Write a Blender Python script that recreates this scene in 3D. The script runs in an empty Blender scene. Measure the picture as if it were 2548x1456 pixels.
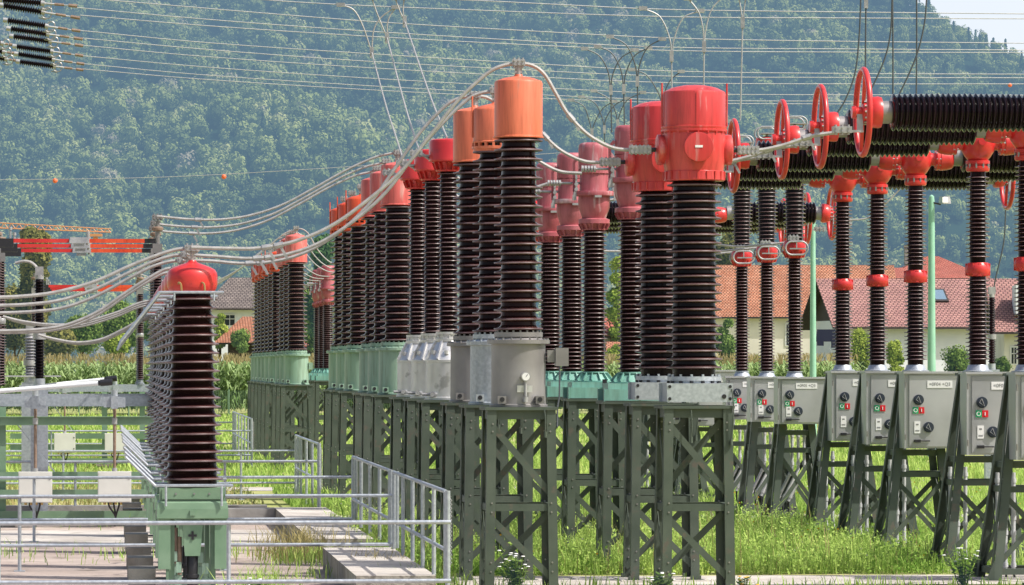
import bpy, math, random
import numpy as np
from mathutils import Vector, Matrix, noise as mnoise
random.seed(7); rng = np.random.default_rng(7)
S = bpy.context.scene; COL = S.collection
R = math.radians
# ------------------------------------------------------------------ camera and survey numbers
F = 11280.0          # focal length in pixels of a 2548 px wide picture
H = 3.0              # camera height
SK = 0.0886          # the yard's rows run this much to the left for every metre away
ROT = math.atan(SK)
def W(x, y, Z):      # surveyed picture point + distance -> place in the yard
    return Vector(((x-1274)/F*Z, Z, H+(911-y)/F*Z))
def rowpos(x60, Z, z=0):   # a point on a row that passes picture column x60 at 60 m
    return Vector(((x60-1274)/188.0 - SK*(Z-60), Z, z))
ROW0, ROW1, ROW2, ROW3 = 478, 1290, 1727, 2692
# ------------------------------------------------------------------ materials
def nt(m):
    m.use_nodes = True; t = m.node_tree; t.nodes.clear(); return t, t.nodes, t.links
def ramp(n, stops):
    r = n.new('ShaderNodeValToRGB'); e = r.color_ramp.elements
    while len(e) < len(stops): e.new(0.5)
    for k, (p, c) in enumerate(stops):
        e[k].position = p; e[k].color = (*c, 1)
    return r
def mat(name, c1, c2=None, rough=.5, metal=0., scale=4., detail=6, lo=.35, hi=.65, bump=0., bscale=None, spec=.5, coat=0., streak=False, c3=None, scale3=22.):
    m = bpy.data.materials.new(name); t, n, l = nt(m)
    o = n.new('ShaderNodeOutputMaterial'); b = n.new('ShaderNodeBsdfPrincipled'); l.new(b.outputs[0], o.inputs[0])
    b.inputs['Roughness'].default_value = rough; b.inputs['Metallic'].default_value = metal
    b.inputs['Specular IOR Level'].default_value = spec; b.inputs['Coat Weight'].default_value = coat
    tc = n.new('ShaderNodeTexCoord'); mp = n.new('ShaderNodeMapping'); l.new(tc.outputs['Object'], mp.inputs[0])
    if streak: mp.inputs['Scale'].default_value = (1, 1, .18)
    oi = n.new('ShaderNodeObjectInfo'); va = n.new('ShaderNodeVectorMath'); va.operation = 'ADD'
    l.new(mp.outputs[0], va.inputs[0])
    ml = n.new('ShaderNodeMath'); ml.operation = 'MULTIPLY'; ml.inputs[1].default_value = 40; l.new(oi.outputs['Random'], ml.inputs[0]); l.new(ml.outputs[0], va.inputs[1])
    if c2:
        nz = n.new('ShaderNodeTexNoise'); nz.inputs['Scale'].default_value = scale; nz.inputs['Detail'].default_value = detail
        l.new(va.outputs[0], nz.inputs['Vector'])
        r = ramp(n, [(lo, c1), (hi, c2)]); l.new(nz.outputs[0], r.inputs[0]); col = r.outputs[0]
        if c3:
            n3 = n.new('ShaderNodeTexNoise'); n3.inputs['Scale'].default_value = scale3; n3.inputs['Detail'].default_value = 5; l.new(va.outputs[0], n3.inputs['Vector'])
            r3 = ramp(n, [(.60, (0, 0, 0)), (.70, (1, 1, 1))]); l.new(n3.outputs[0], r3.inputs[0])
            mx = n.new('ShaderNodeMix'); mx.data_type = 'RGBA'; l.new(r3.outputs[0], mx.inputs[0]); l.new(col, mx.inputs[6]); mx.inputs[7].default_value = (*c3, 1); col = mx.outputs[2]
        if streak:
            m2 = n.new('ShaderNodeMapping'); m2.inputs['Scale'].default_value = (1, 1, .09); l.new(tc.outputs['Object'], m2.inputs[0]); av = n.new('ShaderNodeVectorMath'); l.new(m2.outputs[0], av.inputs[0]); l.new(ml.outputs[0], av.inputs[1])
            ng = n.new('ShaderNodeTexNoise'); ng.inputs['Scale'].default_value = 13; ng.inputs['Detail'].default_value = 7; ng.inputs['Roughness'].default_value = .65; l.new(av.outputs[0], ng.inputs['Vector'])
            rg = ramp(n, [(.34, (.66, .63, .60)), (.5, (.97, .97, .97)), (.68, (1.12, 1.14, 1.16))]); l.new(ng.outputs[0], rg.inputs[0])
            nb = n.new('ShaderNodeTexNoise'); nb.inputs['Scale'].default_value = 30; nb.inputs['Detail'].default_value = 3; l.new(va.outputs[0], nb.inputs['Vector'])
            mg = n.new('ShaderNodeMix'); mg.data_type = 'RGBA'; mg.blend_type = 'MULTIPLY'; mg.inputs[0].default_value = .8; l.new(col, mg.inputs[6]); l.new(rg.outputs[0], mg.inputs[7]); col = mg.outputs[2]
        l.new(col, b.inputs['Base Color'])
        rr = n.new('ShaderNodeMapRange'); l.new(nz.outputs[0], rr.inputs[0]); rr.inputs[3].default_value = max(.03, rough-.1); rr.inputs[4].default_value = rough+.12
        l.new(rr.outputs[0], b.inputs['Roughness'])
    else: b.inputs['Base Color'].default_value = (*c1, 1)
    if bump:
        nb = n.new('ShaderNodeTexNoise'); nb.inputs['Scale'].default_value = bscale or scale*4; nb.inputs['Detail'].default_value = 6; l.new(tc.outputs['Object'], nb.inputs['Vector'])
        bp = n.new('ShaderNodeBump'); bp.inputs['Strength'].default_value = bump; bp.inputs['Distance'].default_value = .03; l.new(nb.outputs[0], bp.inputs['Height']); l.new(bp.outputs[0], b.inputs['Normal'])
    return m
M = {}
M['porcelain'] = mat('brown glazed porcelain', (.011, .005, .0055), (.026, .0095, .0095), .18, scale=1.2, spec=.15)
M['porcelain_black'] = mat('black glazed porcelain', (.008, .006, .007), (.016, .010, .011), .2, scale=1.2, spec=.15)
M['porcelain_chamber'] = mat('dark purple glazed porcelain', (.009, .0055, .008), (.016, .008, .011), .16, scale=1.2, spec=.3)
M['shed'] = mat('reddish brown glaze of the sheds', (.050, .019, .018), (.092, .035, .032), .16, scale=2.5, spec=.4)
M['conduit'] = mat('light grey cable pipe', (.52, .53, .55), (.62, .63, .65), .45, scale=4)
M['rim'] = mat('sky glint painted on the shed rims', (.09, .05, .052), (.19, .13, .14), .38, scale=5, spec=.5)  # paler rim colour stands for sky reflected along the shed edges
M['porcelain_grey'] = mat('grey insulator', (.22, .22, .25), (.3, .3, .32), .3, scale=3)
M['orange'] = mat('faded orange paint', (.70, .15, .075), (.80, .23, .125), .42, scale=1.6, streak=True, c3=(.55, .22, .15), scale3=7)
M['orange_deep'] = mat('orange paint', (.66, .06, .02), (.76, .1, .035), .38, scale=2, streak=True)
M['red'] = mat('glossy red paint', (.52, .022, .024), (.68, .045, .042), .32, scale=1.8, coat=.2, c3=(.42, .03, .03), scale3=6)
M['red_worn'] = mat('worn red paint', (.54, .035, .035), (.68, .085, .08), .38, scale=2.0, streak=True, c3=(.55, .22, .21), scale3=7, coat=.15)
M['pink'] = mat('chalky pink red paint', (.40, .085, .105), (.50, .155, .18), .5, scale=2.5, streak=True, c3=(.60, .40, .42), scale3=6)
M['pink_red'] = mat('faded red paint', (.62, .085, .075), (.70, .17, .15), .45, scale=2, streak=True, c3=(.66, .3, .26), scale3=7)
M['green_stand'] = mat('olive green steel paint', (.058, .078, .060), (.084, .106, .082), .5, scale=2.2, c3=(.105, .095, .075), scale3=6)
M['green_tank'] = mat('pale green paint', (.23, .36, .275), (.30, .43, .335), .45, scale=2.5, streak=True)
M['green_frame'] = mat('mid green paint', (.15, .255, .16), (.20, .31, .205), .5, scale=3)
M['teal'] = mat('turquoise paint', (.15, .36, .30), (.22, .43, .365), .45, scale=3, streak=True)
M['grey_tank'] = mat('dull grey steel', (.22, .21, .21), (.34, .33, .33), .42, metal=.4, scale=1.3)
M['galv'] = mat('galvanised steel', (.40, .44, .49), (.52, .56, .61), .42, metal=.55, scale=20, detail=4, lo=.35, hi=.65)
M['alu'] = mat('cast aluminium', (.60, .60, .60), (.72, .72, .72), .36, metal=.6, scale=3, c3=(.42, .42, .41), scale3=5)
M['steel_cab'] = mat('stainless cabinet steel', (.41, .415, .43), (.56, .565, .58), .32, metal=.45, scale=1.0)
M['conductor'] = mat('weathered aluminium rope', (.34, .33, .32), (.44, .43, .42), .5, metal=.2, scale=9)
M['wire'] = mat('overhead wire', (.36, .37, .38), (.46, .46, .46), .5, metal=.3, scale=9)
M['wire_dark'] = mat('dark wire', (.09, .10, .11), None, .5, metal=.3)
M['fitting'] = mat('grey metal fitting', (.33, .33, .34), (.45, .45, .45), .42, metal=.4, scale=8)
M['bolt'] = mat('steel bolt', (.34, .33, .33), None, .35, metal=.7)
M['dark'] = mat('dark plastic', (.02, .02, .025), None, .4)
M['navy'] = mat('dark blue knob', (.03, .04, .06), None, .35)
M['white'] = mat('white plate', (.8, .8, .8), None, .45)
M['greyprint'] = mat('grey lettering', (.22, .22, .23), None, .6)
M['btn_green'] = mat('green button', (.02, .42, .17), None, .35)
M['btn_red'] = mat('red button', (.65, .02, .03), None, .35)
M['cab_white'] = mat('cream cabinet paint', (.62, .62, .58), (.7, .7, .66), .45, scale=2)
M['brass'] = mat('brass fitting', (.55, .38, .16), None, .35, metal=.6)
M['rust'] = mat('rusty rod', (.20, .13, .09), (.28, .2, .15), .6, scale=8)
M['concrete'] = mat('pale concrete', (.44, .40, .36), (.60, .56, .51), .85, scale=.9, detail=10, bump=.4, bscale=18, c3=(.3, .27, .23), scale3=2.5)
M['concrete_dark'] = mat('dark concrete', (.22, .20, .17), (.36, .34, .30), .9, scale=3, detail=10, bump=.6, bscale=20)
M['kerb'] = mat('grey kerb stone', (.22, .21, .20), (.34, .33, .32), .9, scale=2, bump=.4)
M['paving'] = mat('gravelly yard paving', (.34, .27, .235), (.50, .42, .37), .9, scale=.5, detail=12, bump=.6, bscale=30, c3=(.22, .18, .15), scale3=1.4)
M['yellow'] = mat('yellow paint', (.7, .45, .03), None, .5)
M['lamp_green'] = mat('pale green pole paint', (.25, .50, .36), (.31, .56, .42), .5, scale=2)
M['plaster_white'] = mat('white plaster', (.70, .73, .79), (.80, .82, .85), .9, scale=.4, detail=9)
M['plaster_cream'] = mat('cream plaster', (.66, .63, .55), (.80, .77, .69), .9, scale=.5, detail=9)
M['darkwood'] = mat('dark timber', (.028, .024, .024), (.05, .04, .04), .8, scale=3)
M['greywood'] = mat('grey boards', (.22, .21, .22), (.3, .29, .3), .85, scale=3)
M['shutter'] = mat('brown shutter', (.08, .05, .04), None, .7)
M['windowframe'] = mat('white window frame', (.75, .75, .75), None, .5)
M['glass'] = mat('window glass', (.03, .04, .05), None, .06, spec=.8)
M['skylight'] = mat('roof window glass', (.35, .5, .6), None, .05, metal=.6)
M['cloth_blue'] = mat('navy cloth', (.015, .02, .05), None, .9)
M['bark'] = mat('bark', (.07, .05, .035), (.12, .09, .07), .95, scale=6)
M['crane'] = mat('orange crane paint', (.6, .27, .12), None, .5)
M['ball'] = mat('orange marker ball', (.85, .16, .06), None, .5)
M['petal'] = mat('white petals', (.8, .8, .8), None, .7)
M['petal_yellow'] = mat('orange petals', (.8, .42, .03), None, .7)
def tilemat(name, c1, c2, row, colw):
    m = bpy.data.materials.new(name); t, n, l = nt(m)
    o = n.new('ShaderNodeOutputMaterial'); b = n.new('ShaderNodeBsdfPrincipled'); l.new(b.outputs[0], o.inputs[0]); b.inputs['Roughness'].default_value = .75
    uv = n.new('ShaderNodeUVMap')
    br = n.new('ShaderNodeTexBrick'); br.offset = .5; l.new(uv.outputs[0], br.inputs['Vector'])
    br.inputs['Scale'].default_value = 1; br.inputs['Brick Width'].default_value = colw; br.inputs['Row Height'].default_value = row
    br.inputs['Mortar Size'].default_value = .05; br.inputs['Mortar Smooth'].default_value = .6
    br.inputs['Color1'].default_value = (*c1, 1); br.inputs['Color2'].default_value = (*c2, 1); br.inputs['Mortar'].default_value = (c1[0]*.38, c1[1]*.38, c1[2]*.38, 1)
    nz = n.new('ShaderNodeTexNoise'); nz.inputs['Scale'].default_value = .6; nz.inputs['Detail'].default_value = 8; l.new(uv.outputs[0], nz.inputs['Vector'])
    mx = n.new('ShaderNodeMix'); mx.data_type = 'RGBA'; mx.blend_type = 'MULTIPLY'; mx.inputs[0].default_value = .7
    r = ramp(n, [(.3, (.6, .6, .6)), (.7, (1.1, 1.1, 1.1))]); l.new(nz.outputs[0], r.inputs[0]); l.new(br.outputs['Color'], mx.inputs[6]); l.new(r.outputs[0], mx.inputs[7])
    l.new(mx.outputs[2], b.inputs['Base Color'])
    bp = n.new('ShaderNodeBump'); bp.inputs['Strength'].default_value = .8; bp.inputs['Distance'].default_value = .08; bp.invert = True; l.new(br.outputs['Fac'], bp.inputs['Height']); l.new(bp.outputs[0], b.inputs['Normal'])
    return m
M['tile_orange'] = tilemat('orange clay roof tiles', (.50, .19, .10), (.60, .29, .18), .25, .27)
M['tile_maroon'] = tilemat('brownish red roof tiles', (.40, .20, .185), (.47, .25, .215), .27, .33)
M['tile_red'] = tilemat('red roof tiles', (.48, .13, .09), (.54, .18, .13), .3, .34)
M['tile_grey'] = tilemat('grey brown roof shingles', (.17, .14, .13), (.24, .20, .18), .4, .36)
def leafmat(name, c1, c2, haze=None, hz=0., trans=.25, attr=True):
    m = bpy.data.materials.new(name); t, n, l = nt(m)
    o = n.new('ShaderNodeOutputMaterial')
    d = n.new('ShaderNodeBsdfDiffuse'); tr = n.new('ShaderNodeBsdfTranslucent'); mx = n.new('ShaderNodeMixShader'); mx.inputs[0].default_value = trans
    at = n.new('ShaderNodeAttribute'); at.attribute_name = 'tone'
    r = ramp(n, [(0, c1), (1, c2)]); l.new(at.outputs['Fac'], r.inputs[0])
    l.new(r.outputs[0], d.inputs[0]); l.new(r.outputs[0], tr.inputs[0]); l.new(d.outputs[0], mx.inputs[1]); l.new(tr.outputs[0], mx.inputs[2])
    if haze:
        e = n.new('ShaderNodeEmission'); e.inputs[0].default_value = (*haze, 1); m2 = n.new('ShaderNodeMixShader'); m2.inputs[0].default_value = hz  # haze painted in as a faint blue glow over the leaf colour
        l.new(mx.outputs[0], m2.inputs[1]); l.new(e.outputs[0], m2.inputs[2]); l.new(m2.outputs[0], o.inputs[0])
    else: l.new(mx.outputs[0], o.inputs[0])
    return m
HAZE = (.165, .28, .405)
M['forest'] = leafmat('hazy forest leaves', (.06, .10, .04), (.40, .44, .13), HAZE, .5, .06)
def layer_haze(m, y0, y1, h0, h1):   # haze painted as glow, stronger up the valley: by place, not by viewer
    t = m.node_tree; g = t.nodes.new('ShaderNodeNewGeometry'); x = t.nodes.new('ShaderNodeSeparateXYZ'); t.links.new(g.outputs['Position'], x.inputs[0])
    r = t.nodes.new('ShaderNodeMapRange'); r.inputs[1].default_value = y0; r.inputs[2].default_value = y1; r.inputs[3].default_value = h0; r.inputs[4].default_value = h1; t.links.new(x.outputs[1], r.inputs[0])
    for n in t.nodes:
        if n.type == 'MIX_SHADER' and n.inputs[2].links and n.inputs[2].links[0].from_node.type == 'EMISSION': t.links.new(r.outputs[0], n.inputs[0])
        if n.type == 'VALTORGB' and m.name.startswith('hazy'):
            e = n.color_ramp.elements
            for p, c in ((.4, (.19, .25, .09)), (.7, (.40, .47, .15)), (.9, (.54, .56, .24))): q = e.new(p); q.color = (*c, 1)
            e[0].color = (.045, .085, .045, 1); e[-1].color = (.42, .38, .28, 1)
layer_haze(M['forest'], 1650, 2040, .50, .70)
M['forest_floor'] = leafmat('dark green forest floor', (.03, .06, .03), (.04, .08, .04), HAZE, .52, 0.); layer_haze(M['forest_floor'], 1650, 2040, .50, .70)  # dark green base with the same painted haze glow mixed in
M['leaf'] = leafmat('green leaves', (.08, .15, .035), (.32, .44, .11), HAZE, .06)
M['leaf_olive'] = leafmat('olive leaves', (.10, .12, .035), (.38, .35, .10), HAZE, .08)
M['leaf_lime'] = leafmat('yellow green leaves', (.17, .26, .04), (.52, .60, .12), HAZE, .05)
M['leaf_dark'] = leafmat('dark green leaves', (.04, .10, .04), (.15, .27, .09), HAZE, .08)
M['maize'] = leafmat('maize leaves', (.10, .19, .045), (.40, .52, .24), None, 0, .3)
M['tassel'] = leafmat('maize tassels', (.38, .31, .14), (.55, .45, .24), None, 0, .3)
M['grass'] = leafmat('meadow grass blades', (.17, .33, .055), (.62, .78, .23), None, 0, .42)
M['grass_left'] = leafmat('sun dried lawn blades', (.22, .28, .08), (.54, .53, .23), None, 0, .4)
M['grass_dry'] = leafmat('dry grass blades', (.30, .27, .12), (.5, .42, .2), None, 0, .3)
# ------------------------------------------------------------------ mesh builder
class MB:
    def __init__(s): s.v = []; s.f = []; s.m = []; s.uv = None
    def add(s, vs, fs, mi=0):
        o = len(s.v); s.v += [tuple(x) for x in vs]
        for f in fs: s.f.append(tuple(i+o for i in f)); s.m.append(mi)
        return s
    def box(s, c, d, mi=0, rz=0, taper=1):
        x, y, z = d[0]/2, d[1]/2, d[2]/2; vs = []
        for sz, k in ((-1, 1), (1, taper)):
            for sx, sy in ((-1, -1), (1, -1), (1, 1), (-1, 1)):
                px, py = sx*x*k, sy*y*k
                if rz: px, py = px*math.cos(rz)-py*math.sin(rz), px*math.sin(rz)+py*math.cos(rz)
                vs.append((c[0]+px, c[1]+py, c[2]+sz*z))
        return s.add(vs, [(3, 2, 1, 0), (4, 5, 6, 7), (0, 1, 5, 4), (1, 2, 6, 5), (2, 3, 7, 6), (3, 0, 4, 7)], mi)
    def beam(s, p, q, w, h, up=(0, 0, 1), mi=0):
        p, q = Vector(p), Vector(q); d = (q-p).normalized(); up = Vector(up)
        a = d.cross(up)
        if a.length < 1e-4: a = d.cross(Vector((1, 0, 0)))
        a.normalize(); b = a.cross(d).normalized(); vs = []
        for c in (p, q):
            for i, j in ((-1, -1), (1, -1), (1, 1), (-1, 1)): vs.append(c+a*i*w/2+b*j*h/2)
        return s.add(vs, [(0, 1, 2, 3), (7, 6, 5, 4), (4, 5, 1, 0), (5, 6, 2, 1), (6, 7, 3, 2), (7, 4, 0, 3)], mi)
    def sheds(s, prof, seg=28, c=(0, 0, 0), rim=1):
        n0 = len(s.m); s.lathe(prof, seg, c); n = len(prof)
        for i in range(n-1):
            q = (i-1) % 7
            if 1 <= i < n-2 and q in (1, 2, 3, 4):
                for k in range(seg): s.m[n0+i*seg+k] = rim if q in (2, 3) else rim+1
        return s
    def lathe(s, prof, seg=28, c=(0, 0, 0), axis='z', mi=0, cap=True):
        vs = []; fs = []
        for r, z in prof:
            for k in range(seg):
                a = 2*math.pi*k/seg; u, v = r*math.cos(a), r*math.sin(a)
                if axis == 'z': p = (u, v, z)
                elif axis == 'x': p = (z, u, v)
                else: p = (v, z, u)
                vs.append((p[0]+c[0], p[1]+c[1], p[2]+c[2]))
        for i in range(len(prof)-1):
            for k in range(seg):
                k2 = (k+1) % seg
                fs.append((i*seg+k, i*seg+k2, (i+1)*seg+k2, (i+1)*seg+k))
        if cap:
            fs.append(tuple(range(seg-1, -1, -1))); fs.append(tuple((len(prof)-1)*seg+k for k in range(seg)))
        return s.add(vs, fs, mi)
    def cyl(s, c, r, h, axis='z', seg=20, mi=0, r2=None):
        return s.lathe([(r, -h/2), (r if r2 is None else r2, h/2)], seg, c, axis, mi)
    def tube(s, pts, r, seg=8, closed=False, mi=0):
        pts = [Vector(p) for p in pts]; n = len(pts); vs = []; fs = []; pa = None
        for i, p in enumerate(pts):
            t = (pts[(i+1) % n]-pts[i-1]) if closed else (pts[min(i+1, n-1)]-pts[max(i-1, 0)])
            t.normalize()
            if pa is None:
                a = t.cross(Vector((0, 0, 1)))
                if a.length < .05: a = t.cross(Vector((0, 1, 0)))
            else: a = pa - t*pa.dot(t)
            a.normalize(); pa = a; b = t.cross(a); rr = r[i] if isinstance(r, (list, tuple)) else r
            for k in range(seg):
                an = 2*math.pi*k/seg; vs.append(p+a*math.cos(an)*rr+b*math.sin(an)*rr)
        m = n if closed else n-1
        for i in range(m):
            j = (i+1) % n
            for k in range(seg):
                k2 = (k+1) % seg; fs.append((i*seg+k, i*seg+k2, j*seg+k2, j*seg+k))
        if not closed: fs.append(tuple(range(seg-1, -1, -1))); fs.append(tuple((n-1)*seg+k for k in range(seg)))
        return s.add(vs, fs, mi)
    def bolts(s, n, rad, z, r=.016, h=.03, c=(0, 0, 0), axis='z', mi=0, ph=0):
        for k in range(n):
            a = 2*math.pi*k/n+ph; u, v = rad*math.cos(a), rad*math.sin(a)
            p = (u, v, z) if axis == 'z' else ((z, u, v) if axis == 'x' else (v, z, u))
            s.cyl((p[0]+c[0], p[1]+c[1], p[2]+c[2]), r, h, axis, 6, mi)
        return s
    def mesh(s, name, mats, ang=38):
        me = bpy.data.meshes.new(name); me.from_pydata(s.v, [], s.f)
        for m in (mats if isinstance(mats, (list, tuple)) else [mats]): me.materials.append(m)
        me.polygons.foreach_set('material_index', s.m)
        if ang:
            me.shade_smooth(); me.set_sharp_from_angle(angle=R(ang))
        me.update(); return me
    def build(s, name, mats, parent=None, ang=38, loc=None):
        return link(name, s.mesh(name, mats, ang), parent, loc)
def link(name, me, parent=None, loc=None):
    o = bpy.data.objects.new(name, me); COL.objects.link(o)
    if parent: o.parent = parent
    if loc is not None: o.location = loc
    return o
def tag(o, label, cat, group=None, kind=None):
    if label: o['label'] = label
    if cat: o['category'] = cat
    if group: o['group'] = group
    if kind: o['kind'] = kind
    return o
def thing(name, label, cat, loc=(0, 0, 0), rz=0, group=None):
    o = bpy.data.objects.new(name, None); COL.objects.link(o); o.location = loc; o.rotation_euler = (0, 0, rz); o.empty_display_size = .2
    return tag(o, label, cat, group)
def dup(root, loc, label=None, group=None, rz=None, parent=None):
    c = root.copy(); COL.objects.link(c)
    if parent: c.parent = parent
    else:
        c.location = loc
        if rz is not None: c.rotation_euler = (0, 0, rz)
    if label: c['label'] = label
    if group: c['group'] = group
    for ch in list(root.children): dup(ch, None, parent=c)
    return c
def struct(name, mb, m, ang=0):
    o = mb.build(name, m, None, ang); o['kind'] = 'structure'; return o
def npmesh(name, verts, k, mats, tone=None, mi=None, smooth=False):
    n = len(verts); nf = n//k
    me = bpy.data.meshes.new(name); me.vertices.add(n); me.vertices.foreach_set('co', np.asarray(verts, np.float32).ravel())
    me.loops.add(n); me.loops.foreach_set('vertex_index', np.arange(n, dtype=np.int32))
    me.polygons.add(nf); me.polygons.foreach_set('loop_start', np.arange(0, n, k, dtype=np.int32))
    for m in (mats if isinstance(mats, (list, tuple)) else [mats]): me.materials.append(m)
    if mi is not None: me.polygons.foreach_set('material_index', np.asarray(mi, np.int32))
    if tone is not None:
        a = me.attributes.new('tone', 'FLOAT', 'POINT'); a.data.foreach_set('value', np.asarray(tone, np.float32))
    me.update(calc_edges=True); return me
def spline(pts, n=6):
    P = [Vector(p) for p in pts]; out = []
    for i in range(len(P)-1):
        p0 = P[i-1] if i else P[0]*2-P[1]; p1, p2 = P[i], P[i+1]; p3 = P[i+2] if i+2 < len(P) else P[-1]*2-P[-2]
        for k in range(n):
            t = k/n; out.append(.5*((2*p1)+(p2-p0)*t+(2*p0-5*p1+4*p2-p3)*t*t+(3*p1-p0-3*p2+p3)*t**3))
    return out+[P[-1]]
# ------------------------------------------------------------------ shared pieces
def shed_profile(z0, z1, rb0, rb1, rs0, rs1, pitch, thick=.012, e0=.05, e1=.05, slope=.035):
    n = max(2, int(round((z1-z0-e0-e1)/pitch))); out = [(rb0, z0)]
    for i in range(n+1):
        t = i/n; z = z0+e0+(z1-z0-e0-e1)*t; k = (z-z0)/(z1-z0); rb = rb0+(rb1-rb0)*k; rs = rs0+(rs1-rs0)*k
        if i % 2: rs -= .0
        out += [(rb, z-slope*.55), (rb+.02, z-slope*.42), (rs-.006, z-thick), (rs, z-thick*.4), (rs-.004, z+thick*.3), (rb+(rs-rb)*.3, z+slope*.32), (rb+.004, z+slope*.7)]
    out.append((rb1, z1)); return out
def corrugated(z0, z1, rb, rs, pitch, bulge=0.):
    n = int(round((z1-z0)/pitch)); out = [(rb*.8, z0)]
    for i in range(n):
        z = z0+(i+.5)*(z1-z0)/n; t = (i+.5)/n; b = bulge*math.sin(math.pi*t); p = (z1-z0)/n
        out += [(rb+b, z-.46*p), (rs+b-.008, z-.14*p), (rs+b, z), (rs+b-.008, z+.14*p), (rb+b, z+.44*p)]
    out.append((rb*.8, z1)); return out
def make_stand(root, top=2.46, wt=.45, wb=.485, mid=1.14, d=None, mname='green_stand', lw=.122, cross=True):
    m = M[mname]; st = MB()
    st.box((0, 0, top-.02), (wt*2+.06, wt*2+.06, .04))
    for sgn in (-1, 1):
        st.box((0, sgn*(wt-.035), top-.10), (wt*2-.16, .012, .12)); st.box((sgn*(wt-.035), 0, top-.10), (.012, wt*2-.16, .12))
    so = st.build('stand', m, root, 0)
    def at(z): return wb+(wt-wb)*z/top
    for sx in (-1, 1):
        for sy in (-1, 1):
            l = MB(); p = (sx*wb, sy*wb, .02); q = (sx*wt, sy*wt, top-.041)
            # angle iron: two flanges
            l.beam((p[0]-sx*lw/2, p[1], p[2]), (q[0]-sx*lw/2, q[1], q[2]), lw, .014, (0, 1, 0)); l.beam((p[0]-sx*.008, p[1]-sy*(lw/2+.008), p[2]), (q[0]-sx*.008, q[1]-sy*(lw/2+.008), q[2]), .014, lw, (0, 1, 0))
            l.box((p[0]-sx*.05, p[1]-sy*.05, .012), (.24, .24, .024)); l.bolts(2, .1, .05, .018, .06, (p[0]-sx*.05, p[1]-sy*.05, 0), ph=.8)
            for z in (.3, .42, mid-.06, mid+.06, top-.32, top-.22):
                f = z/top; l.cyl((p[0]+(q[0]-p[0])*f-sx*lw*.62, p[1]+(q[1]-p[1])*f-.010, z), .013, .012, 'y', 6, 1)
            l.build('leg', [m, M['bolt']], so, 0)
    c = MB()
    w = at(mid)
    for face in range(4):
        ca, sa = [(1, 0), (0, 1), (-1, 0), (0, -1)][face]
        def rt(x, y, z): return (x*ca-y*sa, x*sa+y*ca, z)
        cb = MB(); cb.beam(rt(-w+.02, -w+.024, mid), rt(w-.02, -w+.024, mid), .012, .09); cb.beam(rt(-w+.06, -w+.06, mid+.045), rt(w-.06, -w+.06, mid+.045), .07, .008)
        cb.build('crossbar', m, so, 0)
        for z0, z1 in ((top-.2, mid+.12), (mid-.10, .16)):
            a, b = at(z0), at(z1); br = MB()
            br.beam(rt(-a+.03, -a+.036, z0), rt(b-.03, -b+.036, z1), .010, .085); br.build('brace', m, so, 0)
    return so
def clamp(mb, x, y, z, ln=.16, w=.09, axis='x', mi=0):
    mb.box((x, y, z), (ln, w, .085), mi)
    for k in (-1, 0, 1):
        for s in (-1, 1): mb.cyl((x+k*ln*.33, y+s*w*.3, z), .014, .13, 'z', 6, mi); mb.cyl((x+k*ln*.33, y-w/2, z+s*.024), .014, .03, 'y', 6, mi)
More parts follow.
